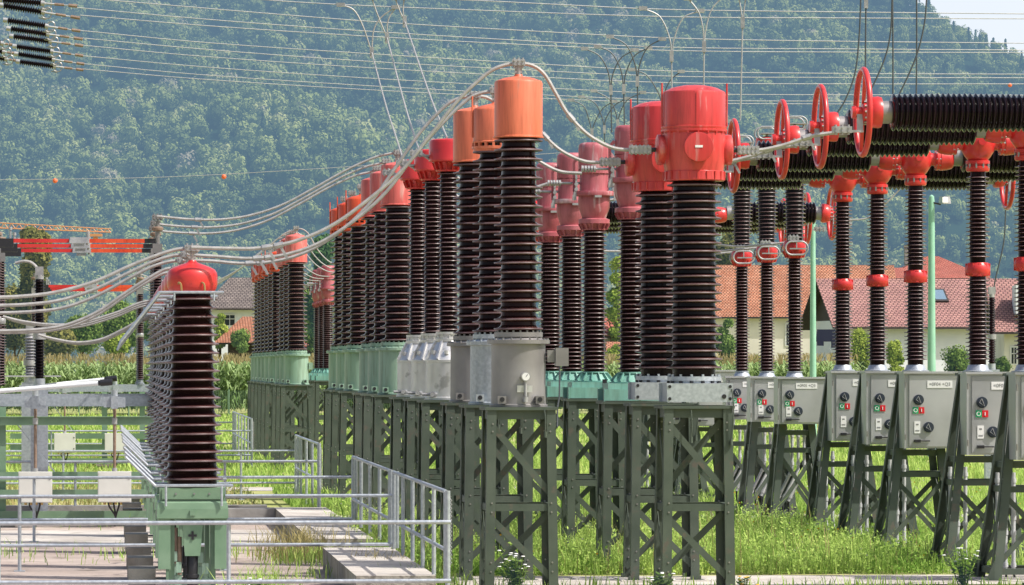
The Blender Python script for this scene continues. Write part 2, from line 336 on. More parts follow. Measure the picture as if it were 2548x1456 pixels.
# ------------------------------------------------------------------ row of current transformers
def make_ct(head='orange', vent=False, tank='grey_tank', gauge=False, label='', mott=None):
    r = thing('current_transformer', label, 'transformer', group='current transformers in the long middle row', rz=ROT)
    make_stand(r)
    t = MB(); t.lathe([(.385, 2.463), (.385, 2.49), (.362, 2.50), (.358, 3.29), (.415, 3.295), (.415, 3.345), (.33, 3.35), (.30, 3.38), (.30, 3.385), (.322, 3.386), (.322, 3.445), (.24, 3.446)], 36)
    t.bolts(20, .29, 3.455, .016, .03); t.bolts(16, .30, 3.365, .018, .04); t.bolts(20, .39, 3.35, .014, .03)
    to = t.build('tank', M[tank], r)
    for sx in (-1, 1):
        lg = MB(); lg.box((sx*.25, -.345, 2.555), (.11, .09, .10)); lg.cyl((sx*.25, -.392, 2.56), .032, .012, 'y', 14, 1); lg.build('lug', [M[tank], M['dark']], to)
    if gauge:
        g = MB(); g.cyl((.06, -.40, 2.86), .062, .05, 'y', 24); g.cyl((.06, -.427, 2.86), .05, .006, 'y', 24, 1); g.beam((.06, -.433, 2.86), (.085, -.433, 2.89), .006, .006, mi=2); g.tube([(.06, -.39, 2.80), (.06, -.40, 2.60)], .018, 8); g.cyl((.06, -.40, 2.56), .035, .07, 'z', 10); g.box((.05, -.375, 2.70), (.2, .012, .09), 3)
        g.build('pressure_gauge', [M['fitting'], M['white'], M['dark'], M['alu']], to)
        j = MB(); j.box((.44, -.12, 3.13), (.14, .1, .16)); j.box((.56, -.14, 3.12), (.17, .17, .24)); j.tube([(.53, -.2, 3.0), (.52, -.25, 2.6), (.49, -.3, 2.45), (.47, -.47, 2.2)], .011, 6, mi=1)
        j.build('junction_box', [M['grey_tank'], M['wire_dark']], to)
    else:
        j = MB(); j.box((.42, -.1, 3.0), (.12, .14, .2)); j.build('junction_box', M[tank], to)
    cb = MB(); cb.tube([(.30, -.48, 2.42), (.31, -.50, 2.3), (.31, -.495, 2.12)], .010, 6); cb.cyl((.31, -.495, 2.10), .02, .08); cb.build('earthing_cable', M['green_stand'], r)
    htop = 6.79 if not vent else 6.64; hb = 6.015 if not vent else 6.03
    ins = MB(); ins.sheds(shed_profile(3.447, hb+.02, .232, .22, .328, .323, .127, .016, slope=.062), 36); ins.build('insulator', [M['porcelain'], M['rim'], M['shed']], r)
    h = MB()
    if vent:
        h.lathe([(.29, 5.99), (.315, 6.0), (.315, 6.035), (.335, 6.04), (.335, 6.075), (.30, 6.08)], 36)
        for k in range(18):
            a = k*math.pi/9; h.box((.305*math.cos(a), .305*math.sin(a), 6.10), (.05, .035, .05), 0, a)
        h.lathe([(.26, 6.06), (.26, 6.14)], 24, mi=1); h.lathe([(.25, 6.122), (.33, 6.123), (.335, 6.14), (.32, 6.15), (.32, htop-.06), (.30, htop-.03), (.2, htop+.01), (.06, htop+.04), (.05, htop+.06)], 36)
        h.tube([(-.33, -.02, 6.2), (-.33, -.02, 6.78)], .012, 6)
    else:
        h.lathe([(.25, hb), (.333, hb+.002), (.335, hb+.02), (.321, hb+.03), (.32, htop-.05), (.308, htop-.02), (.2, htop+.02), (.06, htop+.045), (.05, htop+.07)], 40)
    ho = h.build('head', [M[head], M['dark']], r)
    c = MB(); c.cyl((0, 0, htop+.12), .035, .14); 
    for k in range(2): c.box((0, 0, htop+.10+k*.06), (.10, .05, .035))
    c.bolts(2, .035, htop+.12, .012, .15); clamp(c, 0, 0, htop+.225, .17, .10); c.build('terminal_clamp', M['fitting'], r)
    r['_top'] = htop+.225
    return r
A_CT, V_CT = 'orange', 'vent'
ct_proto = {
 'A1': make_ct('orange', False, 'grey_tank', True, 'tall orange-capped current transformer on grey tank with pressure gauge, nearest of its row'),
 'A2': make_ct('orange', True, 'galv', False, 'orange current transformer with slotted vent band on mottled galvanised tank, second from the front'),
 'A3': make_ct('orange', False, 'grey_tank', False, 'plain orange-capped current transformer on grey tank, half hidden behind the vented orange one'),
 'C1': make_ct('pink_red', False, 'green_tank', False, 'pale pink-capped current transformer on green tank, nearest of the three pink-capped ones'),
 'D1': make_ct('orange_deep', True, 'green_tank', False, 'orange vented transformer on green tank, first of the trio behind the pale pink caps'),
}
for k, Z in (('A1', 60), ('A2', 63.55), ('A3', 67.2), ('C1', 85.2), ('D1', 97.6)): ct_proto[k].location = rowpos(ROW1, Z)
def ctcopy(k, Z, label, head=None):
    o = dup(ct_proto[k], rowpos(ROW1, Z), label)
    return o
ctcopy('C1', 88.8, 'pale pink-capped current transformer on green tank, middle of the three pink-capped ones')
ctcopy('C1', 91.9, 'pale pink-capped current transformer on green tank, rearmost of the three pink-capped ones')
ctcopy('D1', 101.3, 'orange vented current transformer on green tank, second of the trio behind the pale pink caps')
ctcopy('D1', 104.7, 'orange vented current transformer on green tank, last of the trio behind the pale pink caps')
ordn = ['first', 'second', 'third', 'fourth', 'fifth', 'sixth', 'seventh', 'eighth', 'ninth']
for i, Z in enumerate((131.8, 135.3, 138.6)):
    ctcopy('C1', Z, 'faded red-capped current transformer on green tank, %s in the distant block of nine' % ordn[i])
for i, Z in enumerate((144.8, 148.6, 152.2, 156, 159.6, 162.8)):
    ctcopy('D1', Z, 'small distant orange-capped current transformer on green tank, %s in the block of nine' % ordn[i+3])
def make_slim():
    r = thing('voltage_transformer', '', 'transformer', group='slim red-capped units on silver bases', rz=ROT)
    make_stand(r)
    t = MB(); t.lathe([(.385, 2.463), (.385, 2.5), (.365, 2.51), (.36, 3.06), (.37, 3.065), (.37, 3.10), (.345, 3.105), (.20, 3.39), (.215, 3.395), (.215, 3.44), (.185, 3.445), (.185, 3.50), (.205, 3.505), (.205, 3.545), (.14, 3.546)], 32)
    for k in range(8):
        a = k*math.pi/4+.2; t.beam((.36*math.cos(a), .36*math.sin(a), 3.11), (.21*math.cos(a), .21*math.sin(a), 3.39), .03, .05)
        t.cyl((.30*math.cos(a+.4), .30*math.sin(a+.4), 3.22), .035, .06, 'z', 10)
    t.bolts(12, .19, 3.47, .014, .06); to = t.build('tank', M['alu'], r)
    v = MB(); v.cyl((-.36, -.2, 2.55), .025, .16, 'x', 10); v.cyl((-.28, -.28, 2.55), .04, .1, 'y', 10); v.cyl((.2, -.36, 2.54), .03, .1, 'y', 10); v.build('valve', M['fitting'], to)
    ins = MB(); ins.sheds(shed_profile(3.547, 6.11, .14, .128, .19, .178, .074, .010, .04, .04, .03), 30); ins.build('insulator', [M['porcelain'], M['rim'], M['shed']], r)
    h = MB(); h.lathe([(.14, 6.10), (.20, 6.105), (.205, 6.13), (.175, 6.135), (.19, 6.20), (.235, 6.25), (.315, 6.262), (.32, 6.28), (.315, 6.30), (.315, 6.56), (.30, 6.60), (.26, 6.62), (.1, 6.632)], 36)
    for k in range(14):
        a = k*math.pi/7; h.beam((.20*math.cos(a), .20*math.sin(a), 6.13), (.245*math.cos(a), .245*math.sin(a), 6.25), .012, .05)
    h.build('head', M['red'], r)
    c = MB(); c.box((-.42, 0, 6.36), (.26, .08, .03)); clamp(c, -.52, 0, 6.40, .2, .1); c.build('terminal_clamp', M['fitting'], r); return r
sl = make_slim(); sl.location = rowpos(ROW1, 72.4); sl['label'] = 'slim red-capped transformer on silver cone base, nearest of the three silver-based ones'
dup(sl, rowpos(ROW1, 75.9), 'slim red-capped transformer on silver cone base, middle of the three silver-based ones')
dup(sl, rowpos(ROW1, 79.6), 'slim red-capped transformer on silver cone base, rearmost of the three silver-based ones')
# ------------------------------------------------------------------ second row: red interrupters and pink ones
def make_redbreaker():
    r = thing('circuit_breaker', '', 'circuit breaker', group='big red-headed breakers at the centre right', rz=ROT)
    make_stand(r, 2.48)
    b = MB(); b.box((.02, 0, 2.65), (.80, .80, .245)); b.box((.02, -.425, 2.65), (.87, .05, .245)); b.box((.02, .425, 2.65), (.87, .05, .245))
    for sx in (-1, 1):
        for sz in (-1, 1): b.cyl((.02+sx*.40, -.452, 2.65+sz*.08), .022, .01, 'y', 10, 1)
    b.cyl((.34, -.452, 2.60), .03, .014, 'y', 14, 1); b.build('base_box', [M['galv'], M['dark']], r)
    fl = MB(); fl.lathe([(.33, 2.773), (.33, 2.80), (.355, 2.805), (.355, 2.86), (.29, 2.865)], 36); fl.bolts(14, .335, 2.87, .018, .04); fl.bolts(14, .34, 2.79, .024, .03, mi=1); fl.build('flange', [M['galv'], M['dark']], r)
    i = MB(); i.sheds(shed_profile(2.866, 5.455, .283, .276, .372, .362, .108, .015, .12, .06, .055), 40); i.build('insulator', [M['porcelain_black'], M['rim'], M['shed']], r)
    h = MB(); h.lathe([(.28, 5.445), (.395, 5.447), (.405, 5.46), (.40, 5.57), (.39, 5.58), (.415, 5.72), (.42, 6.0), (.415, 6.08), (.435, 6.095), (.44, 6.10), (.44, 6.125), (.43, 6.13), (.438, 6.15), (.436, 6.165), (.418, 6.17), (.418, 6.60), (.41, 6.625), (.30, 6.68), (.15, 6.712), (.03, 6.72)], 48)
    for k in range(20):
        a = k*math.pi/10; h.beam((.40*math.cos(a), .40*math.sin(a), 5.46), (.405*math.cos(a), .405*math.sin(a), 5.57), .02, .03); h.cyl((.428*math.cos(a), .428*math.sin(a), 6.10), .012, .06, 'z', 6)
    h.box((-.02, -.419, 6.39), (.012, .008, .42))
    ho = h.build('head', M['red_worn'], r)
    d = MB(); d.lathe([(.165, -.50), (.19, -.497), (.195, -.48), (.195, -.44), (.17, -.43), (.17, -.30)], 32, (0, 0, 5.88), 'y'); d.build('port_cover', M['red_worn'], ho)
    lp = MB(); lp.box((0, -.504, 5.885), (.10, .006, .03)); lp.build('name_plate', M['white'], ho)
    for s in (-1, 1):
        p = MB(); pr = [(.16, .35), (.19, .40), (.205, .45), (.20, .49), (.16, .505), (.06, .51)]
        p.lathe([(a, b*s) for a, b in pr], 28, (0, 0, 5.86), 'x'); p.cyl((s*.54, 0, 5.86), .03, .08, 'x', 12, 1)
        p.build('port', [M['red_worn'], M['dark']], ho)
        c = MB(); x0 = s*.58
        c.box((s*.72, 0, 5.86), (.29, .09, .11))
        for k in range(5):
            for sz in (-1, 1): c.cyl((s*(.61+k*.055), -.05, 5.86+sz*.03), .017, .03, 'y', 8); c.cyl((s*(.61+k*.055), 0, 5.86+sz*.052), .014, .03, 'z', 6)
        c.build('terminal_clamp', M['fitting'], ho)
        rd = MB(); rd.tube([(s*.432, -.04, 6.17), (s*.432, -.04, 6.74)], .013, 6); rd.build('rod', M['red_worn'], ho)
    cb = MB(); cb.tube([(.44, -.46, 2.7), (.46, -.5, 2.5), (.45, -.5, 2.2), (.43, -.49, 2.02)], .010, 6); cb.cyl((.43, -.49, 2.0), .02, .08); cb.build('earthing_cable', M['green_stand'], r); cb = MB(); cb.tube([(-.1, -.48, 2.42), (-.09, -.5, 2.2), (-.1, -.49, 2.05)], .010, 6); cb.cyl((-.1, -.49, 2.03), .02, .08); cb.build('earthing_cable', M['green_stand'], r)
    return r
rb = make_redbreaker(); rb.location = rowpos(ROW2, 60); rb['label'] = 'large glossy red-headed breaker with round port cover facing front, the nearer of the two'
dup(rb, rowpos(ROW2, 63.6), 'large red-headed breaker standing partly hidden directly behind the nearer red one')
def make_pinkbreaker():
    r = thing('circuit_breaker', '', 'circuit breaker', group='chalky pink breakers on turquoise bases', rz=ROT)
    make_stand(r, 2.48)
    b = MB(); b.box((0, -.40, 2.575), (.92, .10, .17)); b.box((0, .40, 2.575), (.92, .10, .17)); b.box((0, 0, 2.70), (.78, .74, .09)); b.box((-.45, -.39, 2.575), (.012, .16, .19)); b.box((.12, -.452, 2.72), (.07, .04, .14), 1)
    b.cyl((.1, -.455, 2.53), .02, .02, 'y', 8, 2); b.build('base_beam', [M['teal'], M['dark'], M['fitting']], r)
    c = MB(); c.lathe([(.33, 2.747), (.33, 2.765), (.28, 2.77), (.185, 2.885), (.21, 2.89), (.21, 2.91), (.16, 2.915)], 28)
    for k in range(14):
        a = k*math.pi/7; c.beam((.30*math.cos(a), .30*math.sin(a), 2.77), (.205*math.cos(a), .205*math.sin(a), 2.885), .014, .05)
    c.build('base_flange', M['teal'], r)
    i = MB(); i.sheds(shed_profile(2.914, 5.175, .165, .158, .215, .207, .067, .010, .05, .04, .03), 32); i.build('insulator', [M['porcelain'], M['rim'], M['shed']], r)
    h = MB(); h.lathe([(.16, 5.165), (.185, 5.17), (.19, 5.19), (.18, 5.20), (.225, 5.27), (.25, 5.275), (.25, 5.34), (.19, 5.36), (.215, 5.43), (.25, 5.53), (.258, 5.63), (.25, 5.72), (.235, 5.78), (.228, 6.07), (.25, 6.075), (.25, 6.125), (.232, 6.13)], 36)
    for k in range(14):
        a = k*math.pi/7; h.beam((.19*math.cos(a), .19*math.sin(a), 5.185), (.235*math.cos(a), .235*math.sin(a), 5.27), .014, .05); h.cyl((.24*math.cos(a), .24*math.sin(a), 6.1), .012, .07, 'z', 6)
    ho = h.build('vessel', M['pink'], r)
    cp = MB(); cp.lathe([(.232, 6.131), (.25, 6.14), (.252, 6.17), (.252, 6.46), (.245, 6.52), (.225, 6.55), (.18, 6.565), (.05, 6.57)], 36); cp.build('cap', M['pink'], r)
    rg = MB(); rg.lathe([(.24, 5.715), (.335, 5.716), (.34, 5.73), (.34, 5.775), (.335, 5.79), (.24, 5.791)], 12); rg.box((.03, -.33, 5.70), (.11, .04, .035), 1); rg.build('ring', [M['pink'], M['fitting']], ho)
    ar = MB(); ar.beam((.20, -.05, 6.45), (.33, -.05, 6.28), .08, .06); ar.beam((.33, -.05, 6.28), (.34, -.05, 5.8), .06, .03); ar.build('bracket', M['pink'], ho); ar = MB(); ar.beam((-.33, -.05, 5.78), (-.33, -.05, 6.25), .05, .04); ar.beam((-.33, -.05, 6.25), (-.26, -.05, 6.33), .05, .05); ar.build('bracket', M['pink'], ho)
    for s in (-1, 1):
        lk = MB(); lk.beam((s*.30, -.12, 6.05), (s*.30, -.12, 5.82), .03, .03); lk.cyl((s*.30, -.14, 5.9), .03, .05, 'y', 10); lk.cyl((s*.30, -.14, 5.82), .03, .05, 'y', 10); lk.beam((s*.30, -.13, 5.82), (s*.33, -.13, 5.68), .05, .05); lk.box((s*.33, -.14, 5.68), (.06, .05, .08)); lk.cyl((s*.3, -.14, 6.0), .02, .05, 'y', 8); lk.build('linkage', M['fitting'], ho)
    tm = MB(); tm.cyl((-.45, 0, 5.92), .02, .5, 'x', 10)
    for k in range(5): tm.cyl((-.55-k*.045, 0, 5.92), .05, .03, 'x', 14)
    tm.cyl((.45, 0, 5.92), .02, .4, 'x', 10); tm.build('terminal_clamp', M['fitting'], ho)
    return r
pk = make_pinkbreaker(); pk.location = rowpos(ROW2, 67.2); pk['label'] = 'pink breaker mostly hidden behind the left red-headed breaker, tallest of the pink ones'
dup(pk, rowpos(ROW2, 72.4), 'pink breaker with whitish peeling patch on its vessel, nearest of the three on turquoise bases')
dup(pk, rowpos(ROW2, 75.9), 'pink breaker on turquoise base, middle of the three behind the orange transformer')
dup(pk, rowpos(ROW2, 79.6), 'pink breaker on turquoise base, rearmost of three, close beside the nearest orange transformer')
for i, Z in enumerate((160.8, 164.4, 168)): dup(pk, rowpos(ROW2, Z), 'tiny distant pink-red breaker seen beyond the middle row, %s of three' % ordn[i])
# ------------------------------------------------------------------ third row: T-shaped breakers
def text_mesh(body, size, m):
    c = bpy.data.curves.new('txt', 'FONT'); c.body = body; c.size = size; c.align_x = 'CENTER'; c.align_y = 'CENTER'; c.extrude = .001
    o = bpy.data.objects.new('txt', c); COL.objects.link(o); dg = bpy.context.evaluated_depsgraph_get()
    me = bpy.data.meshes.new_from_object(o.evaluated_get(dg)); bpy.data.objects.remove(o); bpy.data.curves.remove(c)
    me.materials.clear(); me.materials.append(m); me.name = 'lettering'; return me
def make_cabinet(r, code, x, z0, z1, w, d, yf):
    h = z1-z0; zc = (z0+z1)/2
    b = MB(); b.box((x, yf+d/2, zc), (w, d, h)); co = b.build('cabinet', M['steel_cab'], r, 0)
    rf = MB(); rf.box((x, yf+d/2-.02, z1+.018), (w+.05, d+.08, .035)); rf.build('roof', M['steel_cab'], co, 0)
    k = h/1.2
    dr = MB(); dr.box((x+.03, yf-.012, zc), (w-.09, .022, h-.06)); dr.build('door', M['steel_cab'], co, 0)
    y = yf-.024
    for q in (-.35, .35): hg = MB(); hg.cyl((x-w/2+.012, y-.004, zc+q*h), .012, .09, 'z', 8); hg.build('hinge', M['bolt'], co)
    lx = x+.06
    p = MB(); p.box((lx, y-.004, z1-.15*k-.02), (.40, .008, .115)); po = p.build('label_plate', M['white'], co, 0)
    t = link('lettering', text_mesh(code, .072, M['greyprint']), po, (lx, y-.010, z1-.15*k-.02)); t.rotation_euler = (R(90), 0, 0)
    kx = x-w/2+.22
    def knob(px, pz):
        n = MB(); n.cyl((px, y-.012, pz), .083, .024, 'y', 28); n.cyl((px, y-.03, pz), .06, .03, 'y', 24)
        n.tube([(px-.01, y-.047, pz+.055), (px+.032, y-.047, pz-.055), (px-.045, y-.047, pz+.0), (px-.01, y-.047, pz+.055)], .0055, 5, mi=1)
        n.build('knob', [M['navy'], M['fitting']], co)
    kz = z1-.42*k
    knob(kx, kz)
    bz = kz-.165
    g = MB(); g.box((kx-.048, y-.006, bz), (.085, .012, .10)); g.lathe([(.022, -.018), (.032, -.018), (.032, 0)], 18, (kx-.05, y, bz), 'y', 1, False); g.build('push_button', [M['btn_green'], M['white']], co)
    g = MB(); g.box((kx+.048, y-.006, bz), (.09, .012, .10)); g.box((kx+.045, y-.016, bz), (.012, .012, .05), 1); g.build('push_button', [M['btn_red'], M['white']], co)
    lz = z1-.86*k
    q = MB(); q.box((kx-.02, y-.004, lz), (.095, .008, .19)); q.box((kx-.02, y-.009, lz+.045), (.04, .004, .022), 1)
    for j in range(4): q.beam((kx-.05+j*.016, y-.010, lz-.04), (kx-.042+j*.016, y-.010, lz-.065), .003, .004, mi=1); q.beam((kx-.042+j*.016, y-.010, lz-.065), (kx-.034+j*.016, y-.010, lz-.04), .003, .004, mi=1)
    q.build('symbol_plate', [M['white'], M['greyprint']], co, 0)
    knob(kx+.16, lz+.0)
    hd = MB(); hz = z0+.12*k; hd.box((kx-.02, y-.02, hz), (.10, .04, .045)); hd.box((kx+.10, y-.02, hz), (.16, .02, .018)); hd.build('handle', M['dark'], co)
    return co
def make_tall_stand(r, top=2.9, wt=.24, wb=.60, bars=(1.62, 1.28, .14)):
    m = M['green_stand']; s = MB(); s.box((0, 0, top-.02), (wt*2+.1, wt*2+.1, .04)); so = s.build('stand', m, r, 0)
    def at(z): return wb+(wt-wb)*z/top
    for sx in (-1, 1):
        for sy in (-1, 1):
            l = MB(); a, b = at(.0), at(top-.041)
            l.beam((sx*(a-.06), sy*a, .02), (sx*(b-.06), sy*b, top-.041), .122, .014, (0, 1, 0)); l.beam((sx*(a-.008)+sx*.02, sy*(a-.07), .02), (sx*(b-.008)+sx*.02, sy*(b-.07), top-.041), .014, .12, (0, 1, 0))
            l.box((sx*(a-.05), sy*(a-.05), .012), (.30, .28, .024)); l.add([(sx*a+sx*.1, sy*a, .02), (sx*a-sx*.02, sy*a, .02), (sx*a-sx*.02, sy*a, .30), (sx*a+sx*.1, sy*a-.012, .02), (sx*a-sx*.02, sy*a-.012, .02), (sx*a-sx*.02, sy*a-.012, .30)], [(0, 1, 2), (5, 4, 3), (0, 3, 4, 1), (1, 4, 5, 2), (2, 5, 3, 0)])
            l.build('leg', m, so, 0)
    for f in range(4):
        ca, sa = [(1, 0), (0, 1), (-1, 0), (0, -1)][f]
        def rt(x, y, z): return (x*ca-y*sa, x*sa+y*ca, z)
        for z in bars:
            w = at(z); c = MB(); c.beam(rt(-w+.03, -w+.03, z), rt(w-.03, -w+.03, z), .012, .085); c.beam(rt(-w+.1, -w+.07, z+.04), rt(w-.1, -w+.07, z+.04), .07, .008); c.build('crossbar', m, so, 0)
        z0, z1 = bars[1]-.06, bars[2]+.06; a, b = at(z0), at(z1)
        for sg in (1, -1):
            br = MB(); o = .045 if sg > 0 else .064; br.beam(rt(-sg*(a-.03), -a+o, z0), rt(sg*(b-.03), -b+o, z1), .010, .075); br.build('brace', m, so, 0)
    return so
def conduits(r, pts):
    for k in range(3):
        c = MB(); dx = k*.115; P = [(x+dx, y, z) for x, y, z in pts]; c.tube(P, .030, 10)
        for i in range(len(P)-1):
            a, b = Vector(P[i]), Vector(P[i+1])
            for t in (.15, .85): q = a.lerp(b, t); d = (b-a).normalized()*.03; c.tube([q-d, q+d], .040, 10)
        c.tube([P[-1], (P[-1][0]+.02, P[-1][1], max(.0, P[-1][2]-.5))], .018, 6, mi=1); c.build('conduit', [M['conduit'], M['dark']], r)
def make_tbreaker(code, cab=True):
    r = thing('circuit_breaker', '', 'circuit breaker', group='T-shaped breakers with red hubs on the right', rz=ROT)
    make_tall_stand(r)
    if cab: make_cabinet(r, code, .17, 1.70, 2.88, 1.0, .52, -.86)
    conduits(r, [(-.36, .3, 1.5), (-.36, .3, .75), (-.36, .3, .1)])
    b = MB(); b.lathe([(.22, 2.90), (.22, 2.93), (.17, 2.94), (.15, 3.0), (.14, 3.02), (.11, 3.021)], 28); b.build('base_flange', M['galv'], r)
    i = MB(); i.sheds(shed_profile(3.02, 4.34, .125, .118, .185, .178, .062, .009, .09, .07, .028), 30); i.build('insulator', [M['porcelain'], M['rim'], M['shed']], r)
    j = MB(); j.lathe([(.12, 4.325), (.15, 4.33), (.178, 4.37), (.185, 4.41), (.187, 4.43), (.185, 4.45), (.178, 4.49), (.15, 4.53), (.12, 4.535)], 28)
    for k in range(12):
        a = k*math.pi/6; j.beam((.165*math.cos(a), .165*math.sin(a), 4.34), (.165*math.cos(a), .165*math.sin(a), 4.52), .012, .045)
    j.build('joint', M['red'], r)
    i = MB(); i.sheds(shed_profile(4.534, 5.885, .120, .112, .182, .172, .062, .009, .09, .09, .028), 30); i.build('insulator', [M['porcelain'], M['rim'], M['shed']], r)
    h = MB(); h.lathe([(.11, 5.875), (.16, 5.88), (.175, 5.90), (.175, 5.95), (.155, 5.96), (.155, 5.99), (.18, 5.995), (.18, 6.04), (.15, 6.05), (.19, 6.10), (.24, 6.18), (.262, 6.28), (.255, 6.37), (.225, 6.46), (.16, 6.53), (.06, 6.56)], 32)
    h.bolts(10, .165, 5.975, .016, .09, mi=1)
    for s in (-1, 1):
        h.lathe([(a, s*b) for a, b in ((.12, .18), (.10, .28), (.11, .32), (.175, .33), (.175, .36), (.17, .365), (.17, .39), (.18, .395), (.17, .50), (.15, .58), (.13, .60))], 24, (0, 0, 6.30), 'x'); h.bolts(10, .16, s*.362, .014, .09, (0, 0, 6.30), 'x', 1)
    h.cyl((.02, -.25, 6.32), .06, .06, 'y', 16); h.build('hub', [M['red'], M['bolt']], r)
    zc = 6.345
    for s in (-1, 1):
        c = MB(); c.lathe([(a, s*b) for a, b in corrugated(.74, 2.56, .20, .248, .073, .012)], 36, (0, 0, zc), 'x')
        for x0, x1 in ((.60, .74), (2.56, 2.70)): c.lathe([(.15, s*x0), (.15, s*x1)], 24, (0, 0, zc), 'x', 1)
        co = c.build('interrupter', [M['porcelain_chamber'], M['grey_tank']], r)
        e = MB(); e.lathe([(a, s*b) for a, b in ((.15, 2.68), (.20, 2.69), (.212, 2.73), (.205, 2.80), (.18, 2.86), (.14, 2.90), (.14, 2.93), (.13, 2.94), (.07, 2.95), (.07, 3.02), (.09, 3.03), (.08, 3.08))], 28, (0, 0, zc), 'x'); e.bolts(12, .155, s*2.90, .014, .05, (0, 0, zc), 'x', 1); e.build('end_bell', [M['red'], M['bolt']], co)
        rg = MB(); n = 48; rr = .56; xr = s*2.93
        rg.tube([(xr, rr*math.cos(2*math.pi*k/n), zc+rr*math.sin(2*math.pi*k/n)) for k in range(n)], .040, 10, True)
        for a in (1.9, 5.0): rg.beam((s*2.93, .12*math.cos(a), zc+.12*math.sin(a)), (xr, .54*math.cos(a), zc+.54*math.sin(a)), .03, .05, (1, 0, 0))
        rg.build('corona_ring', M['red'], co)
        t = MB(); t.beam((s*2.98, -.05, zc-.03), (s*2.98, -.07, zc-.25), .03, .08, (1, 0, 0)); t.box((s*3.10, -.07, zc-.255), (.32, .09, .03)); clamp(t, s*3.22, -.07, zc-.235, .26, .09); t.build('terminal_clamp', M['fitting'], co)
    return r
ta = make_tbreaker('=0F03 +Q3'); ta.location = rowpos(ROW3, 60); ta['label'] = 'nearest T-shaped breaker, its big dark ribbed chamber running off the right edge'
dup(ta, rowpos(ROW3, 63.6), 'T-shaped breaker at the right edge, hub half cut off, second red ring from front')
dup(ta, rowpos(ROW3, 67.2), 'T-shaped breaker with cabinet lettered =0F03 +Q3, wholly visible post nearest the right edge')
tb = make_tbreaker('=0F04 +Q3'); tb.location = rowpos(ROW3, 72.4); tb['label'] = 'T-shaped breaker whose whole cabinet label reads =0F04 +Q3, right of its three'
dup(tb, rowpos(ROW3, 76.0), 'T-shaped breaker with cut-off 0F0 label, middle of the three with tall cabinets')
dup(tb, rowpos(ROW3, 79.6), 'T-shaped breaker with cut-off label, leftmost of the three tall cabinets')
for i, Z in enumerate((99, 102.6, 106.2)):
    o = dup(tb, rowpos(ROW3, Z), 'distant T-shaped breaker behind the straight posts, only hub and ring showing, %s of three' % ordn[i])
def make_vbreaker():
    r = thing('circuit_breaker', '', 'circuit breaker', group='straight upright breakers with short cabinets', rz=ROT)
    make_tall_stand(r, 2.72, .24, .52, (1.75, 1.42, .14)); make_cabinet(r, '=0F05 +Q3', .04, 1.92, 2.76, .95, .52, -.80)
    conduits(r, [(.0, .3, 1.8), (.0, .3, 1.05), (-.3, .3, .45)])
    b = MB(); b.lathe([(.22, 2.72), (.22, 2.75), (.17, 2.80), (.13, 2.88), (.15, 2.885), (.15, 2.90), (.1, 2.901)], 28); b.build('base_flange', M['galv'], r)
    i = MB(); i.sheds(shed_profile(2.90, 5.03, .115, .11, .165, .158, .062, .009, .06, .06, .028), 28); i.build('insulator', [M['porcelain'], M['rim'], M['shed']], r)
    j = MB(); j.lathe([(.12, 5.02), (.15, 5.03), (.20, 5.12), (.215, 5.2), (.215, 5.3), (.19, 5.35), (.14, 5.36)], 24)
    for k in range(12):
        a = k*math.pi/6; j.beam((.16*math.cos(a), .16*math.sin(a), 5.04), (.21*math.cos(a), .21*math.sin(a), 5.16), .012, .04)
    j.build('joint', M['red'], r)
    def race(y, zc, w, h, tilt=0):
        P = []
        for k in range(28):
            a = 2*math.pi*k/28; cx = (w/2-h/2)*(1 if math.cos(a) > 0 else -1); P.append((cx+h/2*math.cos(a), y, zc+h/2*math.sin(a)))
        return P
    g = MB()
    for y in (-.27, .27): g.tube(race(y, 5.21, .42, .25), .018, 8, True)
    g.beam((0, -.27, 5.21), (0, -.27, 5.33), .02, .02); g.box((.04, -.26, 5.2), (.34, .05, .025)); g.beam((0, -.27, 5.33), (0, .27, 5.36), .02, .02); clamp(g, -.05, -.2, 5.40, .2, .08); g.build('grading_ring', M['fitting'], r)
    i = MB(); i.sheds(shed_profile(5.36, 7.28, .15, .19, .20, .245, .075, .010, .06, .06, .03), 32); i.build('interrupter', [M['porcelain_black'], M['rim'], M['shed']], r)
    c = MB(); c.lathe([(.18, 7.27), (.22, 7.28), (.225, 7.30), (.22, 7.44), (.19, 7.47), (.05, 7.50)], 24); c.build('cap', M['red'], r)
    g = MB()
    for y in (-.2, .2): g.tube(race(y, 7.56, .42, .24), .018, 8, True)
    g.box((.05, 0, 7.55), (.34, .42, .02)); g.cyl((0, 0, 7.5), .03, .12); g.build('grading_ring', M['fitting'], r)
    return r
vb = make_vbreaker(); vb.location = rowpos(ROW3, 85.2); vb['label'] = 'straight upright breaker whose short cabinet label reads =0F05 +Q3 in full'
dup(vb, rowpos(ROW3, 88.8), 'straight upright breaker with short cabinet, middle of the three thin posts')
dup(vb, rowpos(ROW3, 92.3), 'straight upright breaker with short cabinet, leftmost of the three thin posts')
